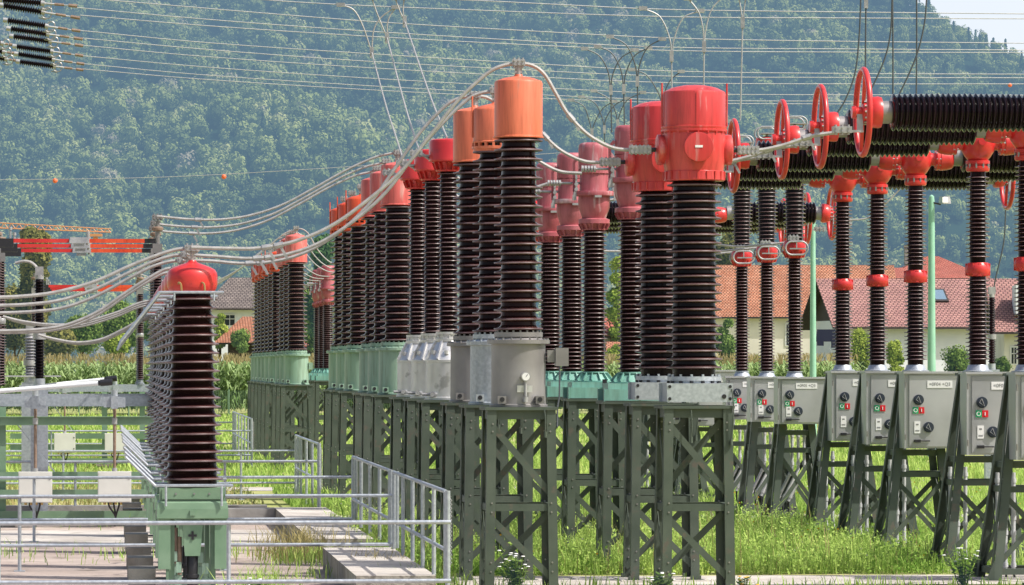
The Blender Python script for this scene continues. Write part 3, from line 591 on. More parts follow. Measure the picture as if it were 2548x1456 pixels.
# ------------------------------------------------------------------ left row: domed breakers
def make_dome(head='red'):
    r = thing('circuit_breaker', '', 'circuit breaker', group='domed breakers on green housings at the left', rz=ROT)
    k = MB(); k.box((0, 0, 1.31), (.86, .72, .17)); k.box((0, -.365, 1.315), (.80, .03, .13))
    for x in (-.22, .02, .22): k.cyl((x, -.382, 1.32), .014, .02, 'y', 8, 1)
    # shouldered housing
    pr = [(.43, 1.22), (.455, 1.20), (.468, 1.12), (.468, 1.0), (.45, .99)]
    for (a, z0), (b, z1) in zip(pr[:-1], pr[1:]):
        vs = [(-a, -.42*a/.45, z0), (a, -.42*a/.45, z0), (a, .42*a/.45, z0), (-a, .42*a/.45, z0), (-b, -.42*b/.45, z1), (b, -.42*b/.45, z1), (b, .42*b/.45, z1), (-b, .42*b/.45, z1)]
        k.add(vs, [(0, 4, 5, 1), (1, 5, 6, 2), (2, 6, 7, 3), (3, 7, 4, 0)])
    k.add([(-.45, -.42, .99), (.45, -.42, .99), (.45, .42, .99), (-.45, .42, .99)], [(0, 3, 2, 1)]); k.add([(-.43, -.40, 1.22), (.43, -.40, 1.22), (.43, .40, 1.22), (-.43, .40, 1.22)], [(0, 1, 2, 3)])
    k.box((0, -.445, 1.07), (.07, .03, .07)); ho = k.build('housing', [M['green_frame'], M['bolt']], r)
    for s in (-1, 1):
        p = MB(); p.box((s*.37, -.36, .66), (.16, .04, .66)); p.box((s*.37, .36, .66), (.16, .04, .66)); p.box((s*.44, 0, .66), (.02, .68, .66)); p.box((s*.27, -.1, .5), (.07, .3, .98)); p.build('side_panel', M['green_frame'], r, 0)
    c = MB(); c.add([(-.14, -.34, .97), (.14, -.34, .97), (.10, -.34, .50), (-.10, -.34, .50), (-.14, -.1, .97), (.14, -.1, .97), (.10, -.1, .50), (-.10, -.1, .50)], [(0, 3, 2, 1), (4, 5, 6, 7), (0, 4, 7, 3), (1, 2, 6, 5), (3, 7, 6, 2), (0, 1, 5, 4)])
    for a in (0, R(90)):
        c.box((0, -.347, .77), (.03 if a else .085, .012, .085 if a else .03), 1)
    for dx, dz in ((.04, 0), (-.04, 0), (0, .04), (0, -.04)): c.box((dx, -.349, .77+dz), (.03, .014, .03), 1)
    c.build('front_shield', [M['green_frame'], M['dark']], r, 0)
    d = MB(); d.lathe([(.07, .05), (.07, .2), (.085, .21), (.085, .25), (.07, .26), (.075, .5), (.07, .51)], 20, (0, -.22, 0)); d.build('drive_rod', M['dark'], r)
    lk = MB(); lk.box((-.18, -.26, .35), (.07, .08, .14)); lk.box((.17, -.26, .33), (.08, .08, .14)); lk.box((-.2, -.2, .12), (.12, .1, .24)); lk.box((.2, -.2, .10), (.14, .1, .2)); lk.beam((-.18, -.26, .35), (-.2, -.2, .15), .05, .05); lk.cyl((-.17, -.25, .5), .03, .5, 'z', 10, 1); lk.beam((.17, -.26, .33), (.2, -.2, .12), .05, .05); lk.box((0, -.2, .10), (.4, .06, .05)); lk.build('linkage', [M['green_tank'], M['rust']], r)
    ft = MB(); ft.box((0, 0, .0), (1.3, 1.2, .05)); ft.box((-.66, .45, .16), (.36, .9, .32)); ft.build('plinth', M['concrete_dark'], r, 0)
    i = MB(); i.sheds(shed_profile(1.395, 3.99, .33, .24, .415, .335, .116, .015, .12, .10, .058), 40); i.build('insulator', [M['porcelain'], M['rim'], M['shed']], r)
    h = MB(); h.lathe([(.22, 3.985), (.30, 3.99), (.324, 4.03), (.335, 4.09), (.336, 4.19), (.328, 4.235), (.305, 4.272), (.26, 4.30), (.17, 4.337), (.09, 4.362), (.06, 4.378), (.05, 4.40)], 40); do = h.build('dome', M[head], r)
    for a in (-2.2, -.95, .6):
        q = MB(); x, y = .26*math.cos(a), .34*math.sin(a); q.tube(spline([(x-.03, y, 4.08), (x-.03, y-.04, 4.10), (x, y-.06, 4.08), (x+.01, y-.06, 4.0), (x+.01, y-.05, 3.96)], 3), .013, 6); q.build('handle', M['brass'], do)
    c = MB(); c.cyl((0, 0, 4.47), .03, .16)
    for q in range(2): c.box((0, 0, 4.44+q*.06), (.10, .05, .03))
    clamp(c, 0, 0, 4.56, .20, .10); c.build('terminal_clamp', M['fitting'], r)
    f = MB(); z = 1.43; x0, x1, y0, y1 = -.49, .52, -.46, .46
    f.tube([(x0, y0, z), (x1, y0, z), (x1, y1, z), (x0, y1, z)], .020, 8, True)
    for x, y in ((-.35, y0), (.38, y0), (-.35, y1), (.38, y1)): f.tube([(x, y, z), (x, y, 1.16)], .016, 8)
    f.tube([(x0, y0, z), (-.88, y0, 1.81)], .020, 8); f.tube([(x0, y1, z), (-.88, y1, 1.81)], .020, 8); f.build('lower_frame', M['galv'], r)
    f = MB(); z = 3.97; x0, x1 = -.43, .40
    f.tube([(x0, y0+.06, z), (x1, y0+.06, z), (x1, y1-.06, z), (x0, y1-.06, z)], .018, 8, True)
    for y in (y0+.06, y1-.06): f.tube([(x0, y, z), (-.94, y, 3.32)], .024, 8)
    for x, y in ((-.24, y0+.06), (.28, y0+.06)): f.tube([(x, y, z), (x, y, 3.86)], .014, 8)
    f.build('upper_frame', M['galv'], r)
    return r
dm = make_dome(); dm.location = rowpos(ROW0, 60); dm['label'] = 'glossy red domed breaker on green housing, nearest and fully visible at the left'
for i, Z in enumerate((63.4, 66.9, 72.3, 75.8, 79.4, 85.0, 88.5, 92.0)):
    dup(dm, rowpos(ROW0, Z), 'red domed breaker with silvery sheds lined up behind the nearest dome, %s of the row' % (['second', 'third', 'fourth', 'fifth', 'sixth', 'seventh', 'eighth', 'ninth', 'tenth', 'eleventh', 'twelfth'][i]))
# ------------------------------------------------------------------ left disconnectors
def L(x60, y, Zoff=0): pass
def make_disc():
    # local origin: below the right post; left post 2.9 m to the left
    r = thing('disconnector_switch', '', 'disconnector', group='disconnectors with red arms at the left', rz=ROT)
    fr = MB(); fr.box((-1.6, 0, 2.34), (3.9, .16, .19)); fr.build('beam', M['galv'], r, 0)
    for x in (-3.1, 0):
        b = MB(); b.lathe([(.12, 2.44), (.12, 2.50), (.085, 2.52), (.08, 2.60)], 20); b.build('base_flange', M['galv'], r)
        i = MB(); i.sheds(shed_profile(2.6, 3.86, .075, .072, .118, .112, .055, .008, .04, .04, .024), 24, (0, 0, 0), 2); i.lathe([(.09, 3.85), (.10, 3.87), (.10, 3.95), (.09, 3.97)], 20, mi=1); i.sheds(shed_profile(3.965, 5.12, .075, .07, .112, .108, .055, .008, .04, .04, .024), 24, (0, 0, 0), 2)
        io = i.build('insulator', [M['porcelain_black'], M['fitting'], M['rim'], M['shed']], r, loc=(x, 0, 0))
        t = MB(); t.box((0, 0, 5.21), (.18, .16, .18)); t.cyl((0, 0, 5.42), .045, .3); t.lathe([(.09, 5.54), (.11, 5.56), (.11, 5.60), (.09, 5.62)], 18, mi=1); t.cyl((0, 0, 5.67), .04, .12)
        if x == 0: clamp(t, 0, 0, 5.80, .2, .14)
        t.build('terminal', [M['grey_tank'], M['rust']], io)
    a = MB(); a.box((-2.9, 0, 5.31), (.42, .12, .16)); a.build('hinge_block', M['dark'], r, 0)
    a = MB(); a.box((-2.19, 0, 5.35), (1.08, .045, .072)); a.build('arm', M['red'], r, 0)
    a = MB(); a.box((-.74, 0, 5.35), (1.10, .045, .074)); a.box((-.12, 0, 5.35), (.24, .05, .085), 1); a.build('arm', [M['orange_deep'], M['dark']], r, 0)
    g = MB(); g.box((-1.47, 0, 5.36), (.36, .18, .11), 0, 0, .9); g.box((-1.47, 0, 5.27), (.2, .1, .05)); g.cyl((-1.30, 0, 5.40), .035, .26); g.build('contact', M['fitting'], r)
    q = MB(); q.tube([(-2.75, 0, 5.35), (-2.75, 0, 5.56)], .02, 6); q.cyl((-2.75, 0, 5.58), .035, .06); q.build('pin', M['fitting'], r)
    return r
XD = 275+ (392-275)*85.2/60
ds = make_disc(); ds.location = rowpos(XD, 85.2); ds['label'] = 'disconnector with long red-orange arm between two posts, top arm of the near stack of three'
dup(ds, rowpos(XD, 88.8), 'disconnector with red-orange arm, middle arm of the near stack of three')
dup(ds, rowpos(XD, 92.4), 'disconnector with red-orange arm, lowest arm of the near stack of three')
for i, Z in enumerate((133.5, 137, 140.5)): dup(ds, rowpos(XD, Z), 'farther disconnector with red-orange arm behind the jumper cables, %s of three' % ordn[i])
def make_frame(Z, label):
    r = thing('switch_frame', label, 'steel frame', rowpos(XD, Z), ROT)
    b = MB(); b.box((-1.6, -.3, 1.98), (4.4, .10, .16)); b.box((-1.6, -.3, 2.055), (4.4, .2, .012)); b.build('beam', M['green_frame'], r, 0)
    for z in (.95, .62, .22): 
        b = MB(); b.box((-1.6, -.3, z), (4.4, .05, .16)); b.build('rail', M['green_frame'], r, 0)
    for x in (-2.9, -1.05 if Z > 100 else -2.95, .05):
        if x == -2.95: continue
        p = MB(); p.box((x, -.2, 1.12), (.16, .02, 2.24)); p.box((x-.07, -.12, 1.12), (.02, .14, 2.24)); p.box((x, -.1, .06), (.5, .5, .12), 1); p.build('post', [M['green_frame'], M['concrete_dark']], r, 0)
    d = MB(); d.beam((-2.6, -.1, 1.9), (-1.9, -.1, 1.0), .02, .14, (0, 1, 0)); d.build('brace', M['galv'], r, 0)
    return r
make_frame(84.9, 'green steel frame with galvanised beam carrying the near red-armed disconnectors')
make_frame(133.2, 'smaller green steel frame carrying the farther disconnectors behind the railings')
def make_drive():
    r = thing('drive_cabinet', '', 'control box', group='cream drive boxes under the disconnectors', rz=ROT)
    b = MB(); b.box((0, 0, .76), (.62, .3, .57)); b.box((0, -.155, .76), (.59, .012, .54)); co = b.build('box', M['cab_white'], r, 0)
    for z in (.6, .92): q = MB(); q.box((.27, -.165, z), (.03, .012, .03)); q.build('lock', M['dark'], co, 0)
    s = MB(); s.tube([(0, 0, 1.05), (0, 0, 2.32)], .028, 10); s.cyl((0, 0, 1.08), .05, .06, mi=1); s.cyl((0, 0, 1.98), .05, .12, mi=1); s.build('shaft', [M['rust'], M['fitting']], r)
    br = MB(); br.box((0, -.14, 2.33), (.40, .06, .19)); br.box((0, -.19, 2.33), (.13, .05, .24)); br.cyl((0, -.15, 2.5), .06, .12); br.build('bracket', M['galv'], r)
    c = MB()
    for k in range(3): c.tube(spline([(-.1+k*.09, -.02, .48), (-.1+k*.09, -.02, .40), (.02, 0, .2), (0, 0, .02)], 4), .018, 6)
    for k in range(4): c.cyl((-.18+k*.1, -.02, .455), .025, .05, mi=1)
    c.build('cable', [M['dark'], M['brass']], r); return r
dv = make_drive(); dv.location = W(88, 1308, 83.9) ; dv.location.z = 0; dv['label'] = 'cream drive box under a vertical shaft, larger left one behind the railings'
def gpt(x, Z): v = W(x, 911, Z); v.z = 0; return v
dup(dv, gpt(285, 84.1), 'cream drive box under a vertical shaft, larger right one behind the railings')
dup(dv, gpt(161, 131.9), 'smaller distant cream drive box, left of the far pair'); dup(dv, gpt(287, 131.9), 'smaller distant cream drive box, right of the far pair')
def make_rod(a, b, label):
    m = MB(); a, b = Vector(a), Vector(b); m.tube([a, b], .045, 10); o = tag(m.build('earthing_rod', M['plaster_white']), label, 'earthing rod', 'white earthing rods above the grey beam')
    e = MB(); d = (b-a).normalized(); e.tube([b, b+d*.22], .065, 10); e.tube([b-d*.0, b-d*.04], .05, 10, mi=0); e.build('tip', M['dark'], o); return o
make_rod(W(-60, 978, 83.6), W(250, 953, 83.6), 'long white earthing rod lying over the near grey beam'); make_rod(W(100, 961, 95), W(265, 944, 95), 'shorter white earthing rod lying behind the near one')
def post_ins(label, x, Z, y0, y1, mname, rs, hood=False):
    r = thing('post_insulator', label, 'insulator', gpt(x, Z), ROT); z0, z1 = W(0, y0, Z).z, W(0, y1, Z).z
    i = MB(); i.lathe(shed_profile(z0, z1, rs*.66, rs*.62, rs, rs*.94, .06, .008, .05, .05, .024), 24); i.build('insulator', M[mname], r)
    b = MB(); b.cyl((0, 0, z0-.07), rs*.9, .14); b.box((0, 0, (z0-.14)/2), (.34, .2, z0-.14)); b.build('pedestal', M['galv'], r)
    c = MB(); c.cyl((0, 0, z1+.04), rs*.7, .08); c.box((0, 0, z1+.16), (.16, .12, .18)); c.build('cap', M['fitting'], r); c = MB(); c.cyl((0, 0, (z0+z1)/2-.15), rs*1.02, .12); c.build('collar', M['fitting'], r)
    if hood:
        g = MB(); g.add([(-.45, 0, z0+.62*(z1-z0)*0), (-.12, 0, z1), (.12, 0, z1), (.5, 0, z0), (-.45, .03, z0), (-.12, .03, z1), (.12, .03, z1), (.5, .03, z0)], [(0, 1, 5, 4), (2, 3, 7, 6)]); g.box((0, 0, z0-.01), (1.3, .3, .03)); g.build('hood', M['alu'], r, 0)
    return r
post_ins('black post insulator with jumper from above, left of the cream boxes', 98, 90, 942, 695, 'porcelain_black', .125)
post_ins('short grey ribbed post insulator with shiny metal wings at far left', 74, 95, 935, 835, 'porcelain_grey', .13, True)
# ------------------------------------------------------------------ conductors
def cable(name, label, cat, pts, rad, m, group=None, seg=8, n=6, spacers=(), raw=False):
    P = pts if raw else spline(pts, n)
    o = tag(MB().tube(P, rad, seg).build(name, m), label, cat, group)
    for t in spacers:
        i = min(len(P)-2, int(t*len(P))); a = P[i]; d = (P[i+1]-P[i]).normalized()
        s = MB(); s.tube([a-d*.06, a+d*.06], rad*1.6, 8); s.beam(a+Vector((0, 0, .03)), a+Vector((.11, 0, -.17)), .022, .035); s.build('spacer', M['fitting'], o)
    return o
def local(row, Z, pts, dz=None):   # points (x60, y60): surveyed on the 60 m plane of the rows
    base = rowpos(row, Z); ca, sa = math.cos(ROT), math.sin(ROT); out = []
    for i, (x, y) in enumerate(pts):
        u = (x-row)/188.0; z = H+(911-y)/188.0 + (dz[i] if dz else 0); out.append(base+Vector((u*ca, u*sa, 0))+Vector((0, 0, z)))
    return out
J01 = [(478, 618), (500, 618.5), (560, 620), (648, 619), (740, 600), (830, 560), (920, 495), (1000, 425), (1072, 335), (1140, 250), (1210, 185), (1250, 164), (1290, 158)]
J12 = [(1290, 158), (1325, 163), (1355, 185), (1385, 235), (1410, 278), (1445, 318), (1480, 345), (1530, 368), (1590, 373)]
J23 = [(1860, 372), (1900, 372), (1960, 358), (2020, 338), (2070, 330), (2088, 330)]
J0L = [(478, 618), (440, 621), (390, 636), (320, 664), (240, 700), (150, 726), (60, 738), (-60, 742), (-160, 738)]
pn = ['first', 'second', 'third']
ZA = (60, 63.55, 67.2)
for i, Z in enumerate(ZA):
    sag = [0, 0, 0, -.02*i, -.05*i, -.08*i, -.1*i, -.08*i, -.05*i, -.02*i, 0, 0, 0]
    if i == 1: sag = [s - (.15 if k > 8 else .1*k/9) for k, s in enumerate(sag)]
    cable('jumper_cable', 'thick pale cable rising from red dome to orange transformer top, %s from the camera' % pn[i], 'cable', local(ROW1, Z, J01, sag), 0.025, M['conductor'], 'thick jumper cables', spacers=(.27, .30))
    d2 = [(-.15 if i == 1 else 0)*(1-k/8) for k in range(9)]
    cable('jumper_cable', 'thick pale cable arching from orange transformer down to breaker side, %s from the camera' % pn[i], 'cable', local(ROW1, Z, J12, d2), 0.025, M['conductor'], 'thick jumper cables', spacers=(.55,))
    cable('jumper_cable', 'pale cable from the red breaker side to a corona ring clamp, %s from the camera' % pn[i], 'cable', local(ROW2, Z, J23), .026, M['conductor'], 'short jumper cables', spacers=(.55,))
for i, Z in enumerate((60, 63.4, 66.9)):
    cable('jumper_cable', 'thick pale cable sagging leftward from red dome out of frame, %s from the camera' % pn[i], 'cable', local(ROW0, Z, J0L, [0, 0, 0, -.02*i, -.04*i, -.06*i, -.06*i, -.06*i, -.06*i]), 0.025, M['conductor'], 'thick jumper cables')
for i, Z in enumerate((72.3, 75.8)):
    cable('jumper_cable', 'pale cable sagging low leftward behind the front dome cables, %s of the rear two' % pn[i], 'cable', local(ROW0, Z, J0L, [0, 0, -.06, -.15, -.25, -.32, -.34, -.34, -.34]), .027, M['conductor'], 'thick jumper cables')
JC = [(392, 541), (403, 541), (470, 547), (545, 548), (620, 538), (700, 512), (780, 470), (860, 425), (930, 393), (972, 382), (989, 381)]
def sc(pts, Z0):  # survey at distance Z0 -> the 60 m plane along the row direction
    return [(275+(x-275)*Z0/60, 911+(y-911)*Z0/60) for x, y in pts]
JC60 = sc(JC, 85.2)
for i, Z in enumerate((85.2, 88.8, 91.9)):
    cable('jumper_cable', 'grey cable from a disconnector top rising to a pink-capped transformer, %s from the camera' % pn[i], 'cable', local(ROW1, Z, JC60, [0]+[-.03*i]*9+[0]), .024, M['conductor'], 'grey jumper cables against the wood', spacers=(.24,))
JF60 = sc([(349, 683), (400, 698), (470, 706), (540, 698), (610, 660), (670, 612), (710, 580), (737, 575)], 132)
for i, Z in enumerate((131.8, 135.3, 138.6, 144.8, 148.6, 152.2)):
    cable('jumper_cable', 'thin distant cable climbing to the far block of transformers, %s of six' % ordn[i], 'cable', local(ROW1, Z, JF60), .017, M['conductor'], 'distant jumper cables')
    cable('jumper_cable', 'thin bright distant arc cable right of the far transformers, %s of six' % ordn[i], 'cable', local(ROW1, Z, J12), .017, M['conductor'], 'distant jumper cables')
for i, Z in enumerate((72.4, 75.9, 79.6)):
    cable('jumper_cable', 'short cable from slim red-capped transformer to the pink breakers, %s from the camera' % pn[i], 'cable', local(ROW1, Z, [(1190, 262), (1250, 300), (1400, 392), (1500, 388), (1590, 362)]), .025, M['conductor'], 'short jumper cables')
    cable('jumper_cable', 'pale cable from the pink breakers to the right-hand rings, %s from the camera' % pn[i], 'cable', local(ROW2, Z, [(1830, 362), (1890, 366), (1960, 356), (2040, 332), (2088, 330)]), .025, M['conductor'], 'short jumper cables')
JL = sc([(10, 788), (60, 800), (130, 808), (200, 804), (290, 778), (345, 755), (400, 742)], 85.2); JM = sc([(98, 833), (130, 842), (190, 852), (250, 845), (310, 818), (350, 795), (400, 775)], 85.2)
for i, Z in enumerate((85.2, 88.8, 92.4)):
    cable('jumper_cable', 'grey cable hanging between left post and the domes, %s of the upper set' % pn[i], 'cable', local(ROW0, Z, JL), .024, M['conductor'], 'grey jumper cables at left')
    cable('jumper_cable', 'grey cable hanging between black post insulator and the domes, %s of the lower set' % pn[i], 'cable', local(ROW0, Z, JM), .024, M['conductor'], 'grey jumper cables at left')
for i, Z in enumerate((85.2, 88.8, 92.3)):
    cable('jumper_cable', 'grey cable from the red breakers to a low red joint with ring, %s of three' % pn[i], 'cable', local(ROW2, Z, sc([(1600, 600), (1700, 602), (1790, 608), (1850, 612), (1965, 602)], 85.2)), .022, M['conductor'], 'grey cables to the straight breakers')
cable('jumper_cable', 'short grey looping cable with a knuckle at the top of the left black post', 'cable', [W(38, 655, 90), W(60, 650, 90), W(80, 655, 90), W(95, 672, 90), W(98, 692, 90)], .03, M['conductor'], n=4)
cable('jumper_cable', 'thin grey cable dropping behind the right posts below the floodlight', 'cable', [W(2060, 545, 110), W(2150, 545, 110), W(2190, 520, 110), W(2240, 470, 110)], .02, M['conductor'])
cable('dropper_wire', 'thin dark wire hanging down beside the rightmost post to a small insulator', 'wire', [W(2503, 500, 110), W(2498, 600, 110), W(2478, 690, 110), W(2471, 730, 110)], .018, M['wire_dark'])
post_ins('slender brown post insulator behind the rightmost cabinet', 2468, 108, 905, 740, 'porcelain', .10)
# overhead wires
wy = [  # (points), height-derived distance
 [(560, -10), (874, 14), (1151, 0)], ]
def ow(pts, Z): return [W(x, y, Z+SK*((x-1274)/F*Z)) for x, y in pts]
WIRES = [
 ([(600, -7), (874, -6), (1151, 0), (1400, 12), (1674, 24), (2100, 30), (2600, 35)], 105.5),
 ([(192, -30), (500, -12), (801, 9), (1200, 26), (1674, 42), (2100, 45), (2600, 47)], 107.7),
 ([(60, -16), (265, 0), (874, 50), (1300, 76), (1674, 95), (2100, 103), (2600, 108)], 114.7),
 ([(192, 19), (500, 47), (874, 75), (1300, 101), (1674, 118), (2100, 122), (2600, 125)], 118),
 ([(200, 38), (500, 63), (874, 88), (1300, 111), (1674, 126), (2100, 130), (2600, 131)], 119.2),
 ([(200, 76), (500, 105), (874, 131), (1300, 157), (1674, 177), (2100, 183), (2600, 185)], 127.5),
 ([(206, 95), (500, 122), (874, 150), (1300, 174), (1674, 190), (2100, 193), (2600, 194)], 130),
 ([(207, 113), (500, 140), (874, 166), (1300, 190), (1674, 206), (2100, 209), (2600, 209)], 132.8),
 ([(207, 139), (500, 166), (874, 192), (1300, 216), (1674, 233), (2100, 236), (2600, 237)], 138),
 ([(210, 159), (500, 186), (874, 211), (1300, 234), (1674, 249), (2100, 252), (2600, 252)], 141.4),
 ([(208, 172), (500, 197), (874, 221), (1300, 243), (1674, 256), (2100, 259), (2600, 260)], 143),
]
tn = ['topmost', 'second', 'third', 'fourth', 'fifth', 'sixth', 'seventh', 'eighth', 'ninth', 'tenth', 'lowest']
for k, (p, Z) in enumerate(WIRES):
    cable('overhead_wire', 'thin overhead wire across the wooded slope, %s of the eleven from the top' % tn[k], 'wire', ow(p, Z), .0125, M['wire'], 'overhead wires', seg=6)
ENDS = [((0, -1), (105, 8), (192, 19), 118), ((2, 13), (106, 30), (200, 38), 119.2), ((13, 50), (115, 65), (200, 76), 127.5), ((21, 71), (118, 85), (206, 95), 130), ((28, 90), (124, 103), (207, 113), 132.8), ((36, 115), (128, 128), (207, 139), 138), ((40, 134), (132, 148), (210, 159), 141.4), ((44, 153), (135, 165), (208, 172), 143), ((-80, 97), (4, 108), (30, 113), 138), ((-80, 117), (8, 129), (36, 133), 141.4), ((-80, 134), (14, 147), (40, 152), 143)]
en = ['topmost', 'second', 'third', 'fourth', 'fifth', 'sixth', 'seventh', 'lowest']
for k, (a, b, c, Z) in enumerate(ENDS):
    A, B, C = [ow([q], Z)[0] for q in (a, b, c)]
    r = thing('insulator_string', 'dark ribbed strain insulator string at upper left, %s of the eight full ones' % en[k] if k < 8 else 'dark strain insulator stub cut by the left edge, %s of three' % pn[k-8], 'insulator', A, 0, 'strain insulator strings')
    d = B-A; ln = d.length; q = d.to_track_quat('X', 'Z'); r.rotation_mode = 'QUATERNION'; r.rotation_quaternion = q
    i = MB(); i.lathe(corrugated(.07, ln-.02, .045, .105, .062), 18, axis='x'); i.build('discs', M['porcelain_black'], r)
    for x in (.0, ln): e = MB(); e.cyl((x, 0, 0), .07, .12, 'x', 12); e.build('end_cap', M['fitting'], r)
    g = MB(); x = ln
    g.tube(spline([(x, 0, .02), (x+.1, 0, .14), (x+.22, 0, .10), (x+.22, 0, -.10), (x+.1, 0, -.15), (x-.02, 0, -.12)], 3), .018, 6); g.tube(spline([(x, .08, -.05), (x+.12, .08, -.17), (x-.08, .08, -.16)], 3), .014, 6); g.build('arcing_horn', M['bolt'], r)
    L_ = (C-B).length
    t = MB(); t.tube([(ln, 0, 0), (ln+L_, 0, 0)], .018, 6); t.tube([(ln+.35*L_, 0, 0), (ln+.62*L_, 0, 0)], .035, 8, mi=1); t.tube([(ln+.75*L_, 0, 0), (ln+L_, 0, 0)], .045, 8, mi=1); t.tube([(ln, 0, 0), (ln+.35*L_, 0, 0)], .03, 6); t.build('turnbuckle', [M['fitting'], M['rust']], r)
def fork(arcs, cl, down, Z, label, m='wire', rad=.018, group='forked dropper wires'):
    o = None; C = ow([cl], Z)[0]
    P = [C]+[ow([q], Z2)[0] for (q, Z2) in down]
    b = MB().tube(spline(P, 5), rad, 6)
    for a in arcs: b.tube(spline([ow([q], Z)[0] for q in a]+[C], 6), rad, 6)
    o = tag(b.build('dropper_wire', M[m]), label, 'wire', group)
    c = MB(); c.box(C, (.09, .1, .26)); c.build('clamp', M['fitting'], o)
    for a in arcs:
        c = MB(); c.box(ow([a[0]], Z)[0], (.2, .1, .09)); c.build('clamp', M['fitting'], o)
fork([[(848, 12), (880, 25), (903, 65)], [(985, 18), (950, 42), (930, 75)]], (925, 131), [((960, 262), 98), ((985, 340), 88), ((1003, 398), 80)], 107.7, 'white dropper wire, leftmost of the three slanting to the slim red caps', 'conductor')
fork([[(925, -5), (940, 38)], [(985, 18), (966, 50)]], (963, 94), [((1000, 235), 92), ((1025, 320), 82), ((1042, 370), 76)], 106, 'white dropper wire slanting down, middle of the three ending at the slim red caps', 'conductor')
fork([[(983, -5), (995, 28)], [(1006, -5), (1003, 25)]], (1007, 54), [((1060, 210), 86), ((1090, 290), 77), ((1112, 342), 72.4)], 105, 'white dropper wire slanting down, rightmost of the three ending at the slim red caps', 'conductor')
FK = [([[(1455, 121), (1490, 138), (1512, 175)], [(1580, 124), (1545, 145), (1525, 185)]], (1520, 224), (1522, 330), 119.2, 'left of the upper three behind the pink caps'),
 ([[(1487, 116), (1522, 132), (1545, 175)], [(1614, 119), (1580, 138), (1558, 180)]], (1552, 222), (1554, 330), 118, 'middle of the upper three behind the pink caps'),
 ([[(1518, 91), (1558, 112), (1580, 160)], [(1648, 97), (1612, 118), (1592, 160)]], (1586, 203), (1587, 290), 114.7, 'right of the upper three behind the pink caps'),
 ([[(1600, 21), (1642, 42), (1666, 95)], [(1742, 27), (1700, 45), (1678, 95)]], (1671, 140), (1672, 240), 105.5, 'rising from the top of the left red head'),
 ([[(1712, -4), (1738, 30), (1749, 70)], [(1800, -10), (1770, 25), (1756, 75)]], (1752, 116), (1751, 235), 104, 'rising from the top of the nearer red head'),
 ([[(1838, -8), (1843, 20)], [(1856, -8), (1852, 20)]], (1848, 56), (1842, 300), 104, 'single long one left of the rings'),
 ([[(1421, 249), (1452, 264), (1466, 300)], [(1528, 252), (1500, 270), (1480, 305)]], (1473, 330), (1474, 380), 143, 'left of the lower faint three'),
 ([[(1447, 241), (1480, 256), (1498, 292)], [(1560, 245), (1530, 262), (1508, 295)]], (1504, 322), (1504, 380), 141.4, 'middle of the lower faint three'),
 ([[(1478, 226), (1515, 246), (1532, 280)], [(1600, 230), (1560, 250), (1542, 285)]], (1537, 308), (1537, 380), 138, 'right of the lower faint three'),
 ([[(1572, 173), (1610, 188), (1640, 235)], [(1695, 178), (1668, 200), (1650, 240)]], (1645, 265), (1646, 330), 127.5, 'small one just left of the red heads'),
]
for arcs, c, dn, Z, lab in FK:
    mid = ((c[0]+dn[0])/2, (c[1]+dn[1])/2); fork(arcs, c, [(mid, Z), (dn, Z)], Z, 'forked dropper wire, %s' % lab, 'wire' if c[1] < 150 else 'wire_dark')
for i, p in enumerate(([(2142, -5), (2138, 90), (2128, 180), (2105, 245), (2078, 290)], [(2155, -5), (2154, 90), (2153, 240)], [(2220, -5), (2216, 80), (2200, 150), (2160, 240)], [(2221, -5), (2222, 110), (2222, 260)], [(2281, -5), (2281, 110), (2280, 260)], [(2306, -5), (2300, 60), (2280, 140), (2240, 230), (2225, 250)])):
    o = cable('dropper_wire', 'single dropper wire above the big dark chamber, %s from left at the picture top' % ordn[i], 'wire', ow(p, 104), .019, M['wire_dark'], 'single dropper wires at right')
    if i == 1: c = MB(); c.box(ow([(2155, 10)], 104)[0], (.09, .1, .2)); c.build('clamp', M['fitting'], o)
# far aerial line with marker balls
far = [W(-40, 448, 1300), W(400, 441, 1300), W(870, 415, 1300), W(1400, 380, 1300)]
cable('aerial_line', 'hair-thin distant line carrying orange marker balls across the slope', 'wire', far, .08, M['wire'], seg=5)
for i, (x, y) in enumerate(((137, 450), (557, 440), (1230, 395), (2513, 212))):
    b = MB(); rr = .7 if i < 3 else .6
    b.lathe([(rr*math.sin(math.pi*k/10)+.01, -rr*math.cos(math.pi*k/10)) for k in range(11)], 16); o = b.build('marker_ball', M['ball'], loc=W(x, y, 1299)); tag(o, 'tiny orange marker ball against the forest, %s from the left' % ordn[i], 'marker ball', 'aerial marker balls')
# tower crane
cr = thing('tower_crane', 'far orange lattice crane jib reaching over the trees at left', 'crane', W(-120, 911, 900) - Vector((0, 0, H)))
P0, P1 = W(-200, 560, 900)-cr.location, W(276, 578, 900)-cr.location
j = MB(); n = 26; hh = 1.3
for k in range(n):
    a, b = P0.lerp(P1, k/n), P0.lerp(P1, (k+1)/n); h1, h2 = hh*(1-.5*k/n), hh*(1-.5*(k+1)/n)
    j.tube([a, b], .12, 5); j.tube([a+Vector((0, 0, h1)), b+Vector((0, 0, h2))], .1, 5); j.tube([a, (a+b)/2+Vector((0, 0, h1))], .09, 5); j.tube([(a+b)/2+Vector((0, 0, h1)), b], .09, 5)
j.build('jib', M['crane'], cr); j = MB(); q = P0.lerp(P1, .92); j.box(q-Vector((0, 0, .7)), (2.6, 1.5, .5)); j.box(q-Vector((0, 0, 1.6)), (.9, .9, 1.1)); j.build('trolley', M['crane'], cr)
j = MB(); j.beam((0, 0, 0), (0, 0, P0.z), 1.6, 1.6, (0, 1, 0)); j.build('mast', M['crane'], cr)
